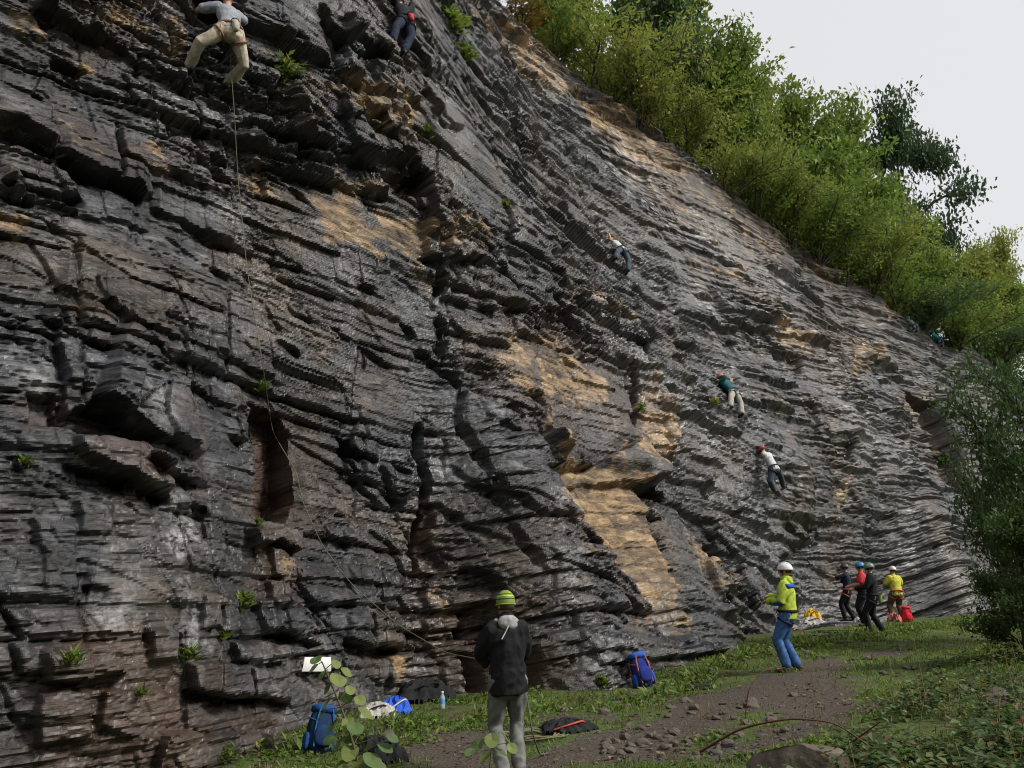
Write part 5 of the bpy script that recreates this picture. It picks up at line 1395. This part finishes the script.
# near belayer, seen from behind
MA = stand(508, 781, 14, .99)
A, JA = person('person', 'person in black jacket, grey trousers and striped lime beanie holding a rope, back turned', MA,
   base_pose(chest=(-.02, -.02, 1.31), head=(-.03, -.01, 1.625), look=(-.25, 1, .35), handR=(.10, .32, 1.04), handL=(-.16, .32, 1.06), elbowR=(.75, -.5, -.6), elbowL=(-.75, -.5, -.6), footR=(.12, .04, .10), footL=(-.06, -.05, .10), shoulder_dir=(1, .05, 0)),
   dict(top=BLACKC, bottom=GREYT, shoe=SHOEB, head=('beanie', LIME, DARKB, LIMEP), hood=HOODG, collar=1, loose=.022, hem=.13, tloose=.010, wr=.014, harness=None, group=BEL), .012)
cord = np.array([(-.005, -.13, 1.50), (-.035, -.15, 1.44), (-.075, -.165, 1.37), (-.105, -.165, 1.32)])
tube_obj('hood_cord', [(cord, .006)], WHITEC, A, 6)
# man with the white helmet
MB_ = stand(792, 671, 62, 1.0)
B, JB = person('person', 'person in lime and blue jacket, blue jeans and white helmet looking up the wall', MB_,
   base_pose(chest=(0, .0, 1.30), head=(0, .0, 1.62), look=(.05, 1, .45), handR=(.08, .30, 1.20), handL=(-.10, .28, 1.12), elbowR=(.6, -.5, -.8), elbowL=(-.6, -.5, -.8), footR=(.14, -.06, .10), footL=(-.11, .06, .10), toeR=(.3, 1, -.05)),
   dict(top=HIVIS, bottom=DENIM, shoe=SHOEB, head=('helmet', HWHITE), collar=1, loose=.024, hem=.09, tloose=.018, harness=WEB, group=BEL, hood=HIVIS), .012)
def yoke(root, J, m):
    sh = Shape(); c = (J['R']['sh']+J['L']['sh'])/2; sd = unit(J['R']['sh']-J['L']['sh']); bk = np.array([0, -1, 0])
    sh.add(ring_tube([(c-sd*.20+bk*.02-np.array([0, 0, .02]), .05, .085, np.array([0, 0, 1.0])), (c+bk*.06-np.array([0, 0, .03]), .055, .105, np.array([0, 0, 1.0])), (c+sd*.20+bk*.02-np.array([0, 0, .02]), .05, .085, np.array([0, 0, 1.0]))], 10))
    solid('shoulder_yoke', sh, m, root, .012, .004, 9)
    for k in 'RL':
        f = Shape(); f.tube([J[k]['el']+(J[k]['wr']-J[k]['el'])*.05, J[k]['el']+(J[k]['wr']-J[k]['el'])*.75], [.080, .068]); solid('forearm_panel', f, m, root, .012, .006, 4)
yoke(B, JB, ROYAL)
MC = stand(876, 634, 66, 1.0)
C_, JC = person('person', 'person all in black with grey helmet and lime pouch at the back', MC,
   base_pose(look=(0, 1, .25), handR=(.12, .34, 1.12), handL=(-.12, .36, 1.12), footR=(.14, -.16, .10), footL=(-.10, .14, .10)),
   dict(top=BLACKC, bottom=BLACKC, shoe=SHOE, head=('helmet', HGREY), loose=.018, hem=.08, tloose=.016, harness=WEB, chalk=LIME, group=BEL), .020)
MD = stand(850, 621, 58, 1.0)
person('person', 'person in navy top and dark helmet touching the rock with a raised hand', MD,
   base_pose(look=(-.1, 1, .2), handL=(-.15, .50, 1.40), handR=(.10, .42, 1.18), footR=(.12, -.1, .10), footL=(-.10, .12, .10), elbowL=(-.5, -.2, -.9)),
   dict(top=NAVY, bottom=BLACKC, shoe=SHOE, head=('helmet', HDARK), loose=.014, tloose=.014, harness=WEBR, group=BEL, sleeve=.95, topname='shirt'), .020)
ME = stand(866, 626, 70, 1.0)
person('person', 'person in red shirt and blue helmet half hidden behind the person in black', ME,
   base_pose(look=(0, 1, .15), handR=(.10, .36, 1.10), handL=(-.12, .34, 1.08)),
   dict(top=REDC, bottom=BLACKC, shoe=SHOE, head=('helmet', HBLUE), loose=.018, sleeve=.7, topname='shirt', harness=WEB, group=BEL), .020)
MF = stand(899, 621, 6, 1.0)
person('person', 'person in yellow T-shirt and white helmet facing the rock at the back of the group', MF,
   base_pose(pelvis=(0, -.04, .88), chest=(0, .03, 1.24), head=(0, .08, 1.55), look=(-.1, 1, .3), handR=(.16, .38, 1.12), handL=(-.18, .38, 1.08), footR=(.16, .0, .10), footL=(-.14, .05, .10)),
   dict(top=YELC, bottom=BROWNT, shoe=SHOE, head=('helmet', HWHITE), loose=.022, sleeve=.8, topname='shirt', tloose=.03, harness=WEBR, group=BEL), .020)
# climbers
def climber(label, hip, s, fL, fR, hL, hR, sp, vox, off=.30, lean_in=.10, head=None, roll=0, look=(0, 1, .6), **kw):
    M = wallM(hip[0], hip[1], off, s, roll); s0, t0 = P2ST(*hip); q0 = surf(*hip)-NI*D0; _, Nn = frame(np.float64(np.dot(q0, UU)))
    LM = dict(m=M, d=float(np.dot(q0, Nn)))
    d = dict(climb=1, pelvis=(0, 0, 0), chest=(0, lean_in, .37), head=head or (0, lean_in+.04, .70), look=look,
             footL=loc(LM, *fL), footR=loc(LM, *fR), handL=loc(LM, *hL), handR=loc(LM, *hR), kneeL=(-.7, -.3, .3), kneeR=(.7, -.3, .3), elbowL=(-.8, -.5, -.7), elbowR=(.8, -.5, -.7),
             toeL=(-.15, 1, .12), toeR=(.15, 1, .12), palmL=(0, .35, 1), palmR=(0, .35, 1)); d.update(kw)
    sp = dict(sp); sp.setdefault('group', CLB)
    return person('person', label, M, d, sp, vox), M
(K1, JK1), MK1 = climber('climber in grey T-shirt and beige trousers at the top left corner', (231, 31), .95, (189, 66), (228, 84), (196, 12), (248, 26),
   dict(top=cloth('grey_blue', (.24, .26, .29)), bottom=BEIGE, shoe=SHOE, head=('none',), sleeve=.8, topname='shirt', loose=.014, tloose=.020, harness=cloth('webbing_dull', (.24, .12, .09)), chalk=cloth('chalk_tan', (.35, .32, .25)), hem=.06), .011, off=.55, kneeL=(-.5, -.9, .1), kneeR=(.3, -.9, .1))
(K2, JK2), MK2 = climber('climber in black with pale helmet and red bag left of the hanging plant', (406, 22), .95, (390, 45), (402, 58), (398, -8), (418, -10),
   dict(top=BLACKC, bottom=NAVY, shoe=SHOE, head=('helmet', plain('shell_pale_blue', (.45, .65, .72), .4, .4, .1, 10, 0)), loose=.02, harness=WEB, chalk=REDC), .018)
climber('climber in white vest and dark trousers high on the face', (622, 250), .98, (613, 262), (628, 270), (607, 226), (612, 240),
   dict(top=WHITEC, bottom=SLATE, shoe=SHOE, head=('none',), sleeve=0, topname='vest', loose=.012, harness=WEB), .020)
climber('climber in teal top, pale trousers and orange helmet on the grey slab', (734, 392), .98, (730, 412), (742, 414), (723, 376), (738, 374),
   dict(top=TEAL, bottom=cloth('stone', (.36, .34, .29)), shoe=SHOE, head=('helmet', HORANGE), sleeve=.8, topname='shirt', loose=.02, harness=WEB), .020)
climber('climber in white long-sleeved top and red helmet low on the grey slab', (774, 468), .98, (774, 490), (784, 488), (757, 448), (766, 450),
   dict(top=WHITEC, bottom=SLATE, shoe=SHOE, head=('helmet', HRED), loose=.016, topname='shirt', harness=WEB), .020, off=.5, lean_in=.0)
climber('small far climber in turquoise top near the crest at right', (940, 340), 1.0, (936, 352), (944, 353), (933, 330), (942, 329),
   dict(top=cloth('turquoise', (.05, .42, .46)), bottom=SLATE, shoe=SHOE, head=('helmet', HBLUE), loose=.03, harness=WEB), .022)
climber('far climber in grey-green beside the crest bushes, left of the turquoise climber', (915, 326), 1.0, (911, 338), (919, 338), (909, 314), (917, 314),
   dict(top=cloth('grey_green', (.16, .22, .20)), bottom=SLATE, shoe=SHOE, head=('helmet', HGREY), loose=.03, harness=WEB), .022)
climber('climber with red helmet behind the open-branched tree at right', (1016, 490), 1.0, (1012, 502), (1020, 503), (1008, 475), (1020, 474),
   dict(top=REDC, bottom=BLACKC, shoe=SHOE, head=('helmet', HRED), loose=.02, harness=WEB), .022)
bake_solids()
# ------------------------------------------------------------------ ropes and gear
ROPE_Y = plain('rope_yellow_green', (.15, .145, .08), .8, .2, .3, 200, 0); ROPE_O = plain('rope_orange', (.50, .16, .06), .8, .2, .3, 200, 0); ROPE_K = plain('rope_dark', (.12, .12, .09), .8, .2, .3, 200, 0)
def smooth_path(P, n=60, it=3):
    P = np.array(P); t = np.linspace(0, len(P)-1, n); Q = np.stack([np.interp(t, range(len(P)), P[:, i]) for i in range(3)], -1)
    for _ in range(it): Q[1:-1] = .25*Q[:-2]+.5*Q[1:-1]+.25*Q[2:]
    return Q
hand = np.array(MA @ Vector(tuple(JA['L']['wr']+np.array([.05, .08, 0]))))
P = [np.array(MK1 @ Vector((0, .05, .02)))]+[surf(x, y, .20) for x, y in ((231, 70), (234, 110), (238, 180), (247, 270), (262, 360), (275, 430), (290, 475), (303, 503))]+[surf(322, 545, .25), surf(352, 585, .45), surf(398, 625, .8)]
P += [hand*.6+P[-1]*.4+np.array([0, 0, -.10]), hand]
tag(tube_obj('climbing_rope', [(smooth_path(P, 120, 2), .0058)], ROPE_Y, None, 6), 'thin yellow-green rope running from the topmost climber down to the near belayer', 'rope')
h2 = np.array(MA @ Vector(tuple(JA['R']['wr']+np.array([.04, .03, -.05])))); gd = G(540, 758)
P = [h2, np.array(MA @ Vector((.22, .15, .80))), np.array(MA @ Vector((.26, .05, .4))), gd+np.array([0, 0, .03]), gd+np.array([.1, .15, .02])]
tag(tube_obj('climbing_rope', [(smooth_path(P, 40), .0085)], ROPE_K, None, 6), 'slack dark rope end hanging beside the near belayer\'s right leg', 'rope')
hb = np.array(MB_ @ Vector((.12, .22, .95))); gb = G(805, 642)
P = [hb, np.array(MB_ @ Vector((.20, .06, .70))), gb+np.array([0, 0, .25]), gb+np.array([0, 0, .02]), gb+np.array([.25, .1, .02])]
tag(tube_obj('climbing_rope', [(smooth_path(P, 40), .010)], ROPE_O, None, 6), 'orange rope hanging from the waist of the person in jeans', 'rope')
def coil(px, py, r, n, m, label, seed):
    g = G(px, py); rs = np.random.RandomState(seed); t = np.linspace(0, n*6.283, n*22); w = 1+.28*np.sin(t*.37+seed)+.1*rs.normal(0, 1, len(t)).cumsum()*.02
    Q = np.stack([g[0]+r*w*np.cos(t)*1.3, g[1]+r*w*np.sin(t), g[2]+.02+.035*np.abs(np.sin(t*1.7))], -1)
    return tag(tube_obj('rope_coil', [(Q, .009)], m, None, 5), label, 'rope')
coil(535, 738, .24, 7, ROPE_Y, 'loose coil of greenish rope on the grass beside the black jacket', 3)
coil(835, 633, .30, 5, ROPE_K, 'dark rope flaked out on a mat between the people', 5)

def heap(name, label, cat, px, py, size, m, seed, rz=0.0, extra=None):
    """a dropped garment or soft bag: folded lumpy cloth lying on the ground"""
    g = G(px, py); n = 46; a = np.linspace(-1, 1, n); X, Y = np.meshgrid(a, a, indexing='ij')
    ed = 1+.22*fbm(np.arctan2(Y, X)*1.1+seed, X*0+seed, 3, seed); rr = np.sqrt(X**2+Y**2)/ed
    f = 1-2*np.abs(fbm(X*1.8+seed, Y*1.8, 4, seed+1)); Z = np.clip(1-rr**2, 0, 1)**.55*(.62+.45*f)
    V = np.stack([X*size[0]*ed, Y*size[1]*ed, np.maximum(Z, 0)*size[2]-.02*(rr > .98)], -1).reshape(-1, 3)
    q = (np.arange(n-1)[:, None]*n+np.arange(n-1)[None, :]); F = np.stack([q, q+n, q+n+1, q+1], -1).reshape(-1, 4)
    cen = (rr[:-1, :-1] < 1.0).reshape(-1); F = F[cen]; us, iv = np.unique(F, return_inverse=True)
    root = tag(empty(name, tuple(g), rz), label, cat)
    link('cloth_folds', mesh_np(name, V[us], iv.reshape(-1, 4)), m, root)
    st = np.array([(-size[0]*.7, -size[1]*.5, size[2]*.3), (-size[0]*.2, -size[1]*.8, size[2]*.75), (size[0]*.4, -size[1]*.5, size[2]*.9), (size[0]*.8, size[1]*.1, size[2]*.2)])
    tube_obj('strap', [(smooth_path(st, 16), .012)], extra or WEB, root, 6)
    return root
BAGBLK = cloth('bag_black', (.016, .016, .018)); BAGBLUE = cloth('bag_blue', (.015, .06, .22)); BAGBRIGHT = cloth('bag_bright_blue', (.03, .10, .52)); GREYW = cloth('grey_white', (.40, .38, .36)); TARP = cloth('tarp', (.035, .045, .065))
heap('dropped_jacket', 'black jacket with red tag lying on the path right of the near belayer', 'jacket', 568, 730, (.34, .26, .13), BAGBLK, 11, .4, WEBR)
heap('dropped_jacket', 'flat black garment on the grass right of the blue and orange rucksack', 'jacket', 700, 688, (.36, .16, .06), BAGBLK, 12, .1)
heap('dropped_jacket', 'small dark garment lying behind the flat black one', 'jacket', 702, 676, (.26, .12, .07), BAGBLK, 13, .3)
heap('duffel_bag', 'black soft bag lying against the rock behind the water bottle', 'bag', 424, 700, (.46, .26, .32), BAGBLK, 14, .3)
heap('cloth_pile', 'crumpled grey and white clothing beside the bright blue bag', 'clothing', 377, 716, (.26, .20, .18), GREYW, 15, .2)
heap('soft_bag', 'bright blue bag with white patch lying left of the black bag', 'bag', 396, 713, (.26, .20, .22), BAGBRIGHT, 16, .7, WHITEC)
heap('dropped_jacket', 'black garment lying at the foot of the hazel sapling', 'jacket', 375, 762, (.30, .24, .26), BAGBLK, 17, .4)
heap('rope_mat', 'dark groundsheet under the rope between the people', 'mat', 828, 636, (.80, .22, .05), TARP, 18, .1)
heap('rope_mat', 'dark mat near the feet of the person touching the rock', 'mat', 838, 624, (.6, .25, .06), TARP, 19, .1)
heap('soft_bag', 'white and grey bag under the yellow bag at the rock foot', 'bag', 812, 624, (.40, .26, .20), GREYW, 20, .1)
heap('soft_bag', 'yellow bag lying on the white and grey bag', 'bag', 813, 622, (.28, .20, .40), cloth('bag_yellow', (.62, .38, .03)), 21, .1)
heap('soft_bag', 'pinkish bag beside the red sack behind the person in black', 'bag', 895, 622, (.22, .2, .30), cloth('bag_pink', (.45, .16, .13)), 22, .1)
heap('shoes_pile', 'pale shoes dropped left of the person in black', 'shoes', 862, 622, (.26, .18, .18), GREYW, 23, .1)

def rucksack(px, py, rz, s, main, trim, strapm, lab, tilt=-.22, lay=0.0):
    g = G(px, py); root = tag(empty('rucksack', tuple(g), rz), lab, 'rucksack'); root.scale = (s, s, s); root.rotation_euler = (tilt, lay, rz)
    def sup(cx, cy, cz, rx, ry, rz_, p=2.6, seed=1):
        nu, nv = 28, 18; V = []; F = []
        for i in range(nv+1):
            v = -math.pi/2+math.pi*i/nv
            for j in range(nu):
                u = 2*math.pi*j/nu; f = lambda c, k: math.copysign(abs(c)**(2/k), c)
                x_, y_, z_ = f(math.cos(v), p)*f(math.cos(u), p), f(math.cos(v), p)*f(math.sin(u), p), f(math.sin(v), p)
                w_ = 1+.05*float(noise(np.float64(x_*2.5+seed), np.float64(z_*3+y_*2), seed)); V.append((cx+rx*x_*w_, cy+ry*y_*w_, cz+rz_*z_))
        for i in range(nv):
            for j in range(nu): k = (j+1) % nu; F.append((i*nu+j, i*nu+k, (i+1)*nu+k, (i+1)*nu+j))
        return V, F
    def part(nm, VF, m, par=root):
        me = bpy.data.meshes.new(nm); me.from_pydata(VF[0], [], VF[1]); me.update()
        for p_ in me.polygons: p_.use_smooth = True
        return link(nm, me, m, par)
    part('main_pack', sup(0, 0, .27, .17, .12, .27, 3.0, 1), main)
    part('lid', sup(0, -.01, .53, .165, .13, .065, 2.6, 2), trim)
    part('front_pocket', sup(0, -.13, .20, .12, .05, .13, 2.8, 3), main)
    for sx in (-1, 1):
        part('side_pocket', sup(sx*.175, 0, .13, .035, .08, .11, 2.6, 4), trim)
        tube_obj('shoulder_strap', [(smooth_path([(sx*.08, .12, .50), (sx*.10, .20, .40), (sx*.11, .20, .22), (sx*.12, .11, .08)], 14), .020)], strapm, root, 6)
        tube_obj('compression_strap', [(smooth_path([(sx*.17, .05, .42), (sx*.185, -.05, .40), (sx*.10, -.135, .36)], 10), .008)], strapm, root, 5)
        tube_obj('edge_piping', [(smooth_path([(sx*.10, -.125, .06), (sx*.12, -.13, .25), (sx*.10, -.125, .46), (sx*.07, -.12, .55)], 14), .011)], strapm, root, 5)
    tube_obj('haul_loop', [(smooth_path([(-.04, .10, .55), (-.02, .10, .62), (.02, .10, .62), (.04, .10, .55)], 10), .009)], WEB, root, 5)
    return root
rucksack(317, 754, .5, .88, cloth('pack_blue', (.008, .028, .075)), cloth('pack_blue_lid', (.012, .06, .19)), cloth('pack_blue_strap', (.025, .12, .32)), 'dark blue rucksack with light straps against the lowest ledge behind the sapling', -.3, .22)
rucksack(646, 687, .35, .95, cloth('pack_navy', (.016, .03, .20)), cloth('pack_royal', (.03, .10, .40)), cloth('pack_orange', (.55, .16, .06)), 'blue rucksack with orange straps leaning at the buttress foot', -.30, -.15)
rucksack(908, 622, .1, .82, cloth('sack_red', (.62, .03, .04)), cloth('sack_red_lid', (.62, .03, .04)), cloth('sack_red_strap', (.40, .03, .04)), 'small bright red sack at the rock foot right of the group', -.1)
# water bottle
def bottle(px, py):
    g = G(px, py); root = tag(empty('water_bottle', tuple(g), .3), 'clear bluish plastic water bottle standing left of the near belayer', 'bottle')
    prof = [(0, 0), (.036, 0), (.040, .01), (.040, .06), (.037, .07), (.040, .08), (.040, .14), (.036, .17), (.018, .20), (.016, .215)]
    n = 18; V = [(r*math.cos(a), r*math.sin(a), z) for r, z in prof for a in [2*math.pi*j/n for j in range(n)]]
    F = [(i*n+j, i*n+(j+1) % n, (i+1)*n+(j+1) % n, (i+1)*n+j) for i in range(len(prof)-1) for j in range(n)]
    me = bpy.data.meshes.new('bottle_body'); me.from_pydata(V, [], F); me.update()
    for p_ in me.polygons: p_.use_smooth = True
    m, nt, b = mat('bottle_plastic', .12, .5); b.inputs['Base Color'].default_value = (.62, .78, .92, 1); b.inputs['Transmission Weight'].default_value = .55; b.inputs['IOR'].default_value = 1.33
    link('bottle_body', me, m, root)
    tube_obj('cap', [(np.array([(0, 0, .213), (0, 0, .216), (0, 0, .238), (0, 0, .24)]), [.004, .019, .019, .004])], plain('cap_white', (.7, .72, .75), .5, .3, .05, 10, 0), root, 14)
    V2 = [(.041*math.cos(a), .041*math.sin(a), z) for z in (.085, .135) for a in [2*math.pi*j/n for j in range(n)]]
    me = bpy.data.meshes.new('bottle_label'); me.from_pydata(V2, [], [(j, (j+1) % n, n+(j+1) % n, n+j) for j in range(n)]); me.update(); link('bottle_label', me, plain('label_blue', (.12, .30, .65), .5, .3, .2, 30, 0), root)
bottle(442, 709)
# guide sheet lying on the ledge
def sheet(px, py):
    p = surf(px, py, .18); n = 9; V = []; F = []
    for zz in (0, -.003):
        for i in range(n):
            for j in range(n):
                u, v = (i/(n-1)-.5), (j/(n-1)-.5); V.append((u*.40*(1-.1*v), .02*math.sin(3*u)+.05*v*v-.05*v, v*.17+.02*u)); V[-1] = (V[-1][0], V[-1][1]+zz, V[-1][2])
    for k in (0, 1):
        for i in range(n-1):
            for j in range(n-1):
                a = k*n*n+i*n+j; F.append((a, a+n, a+n+1, a+1) if k else (a, a+1, a+n+1, a+n))
    me = bpy.data.meshes.new('paper_sheet'); me.from_pydata(V, [], F); me.update(); o = link('paper_sheet', me, plain('paper', (.78, .78, .76), .7, .2, .04, 8, 0))
    o.location = p; o.rotation_euler = (-.35, .08, R(35)); tag(o, 'white paper sheet propped on the ledge above the blue rucksack', 'paper')
sheet(318, 664)
# faded blue paint marks on the block under the niche
PAINT = plain('blue_paint', (.085, .125, .16), .8, .2, .5, 60, 0); pv = []; pf = []
rp = random.Random(4)
for row, y0 in enumerate((560, 568)):
    for i in range(6):
        x0 = 285+i*4.3; a = surf(x0, y0+rp.uniform(-1, 1), .012); b_ = surf(x0+rp.uniform(1.2, 3), y0+rp.uniform(-3, 3), .012)
        pv.append((np.linspace(a, b_, 3), .008))
po = tube_obj('paint_mark', pv, PAINT, cliff, 5); po.matrix_parent_inverse = Matrix.Translation(-CLOC)
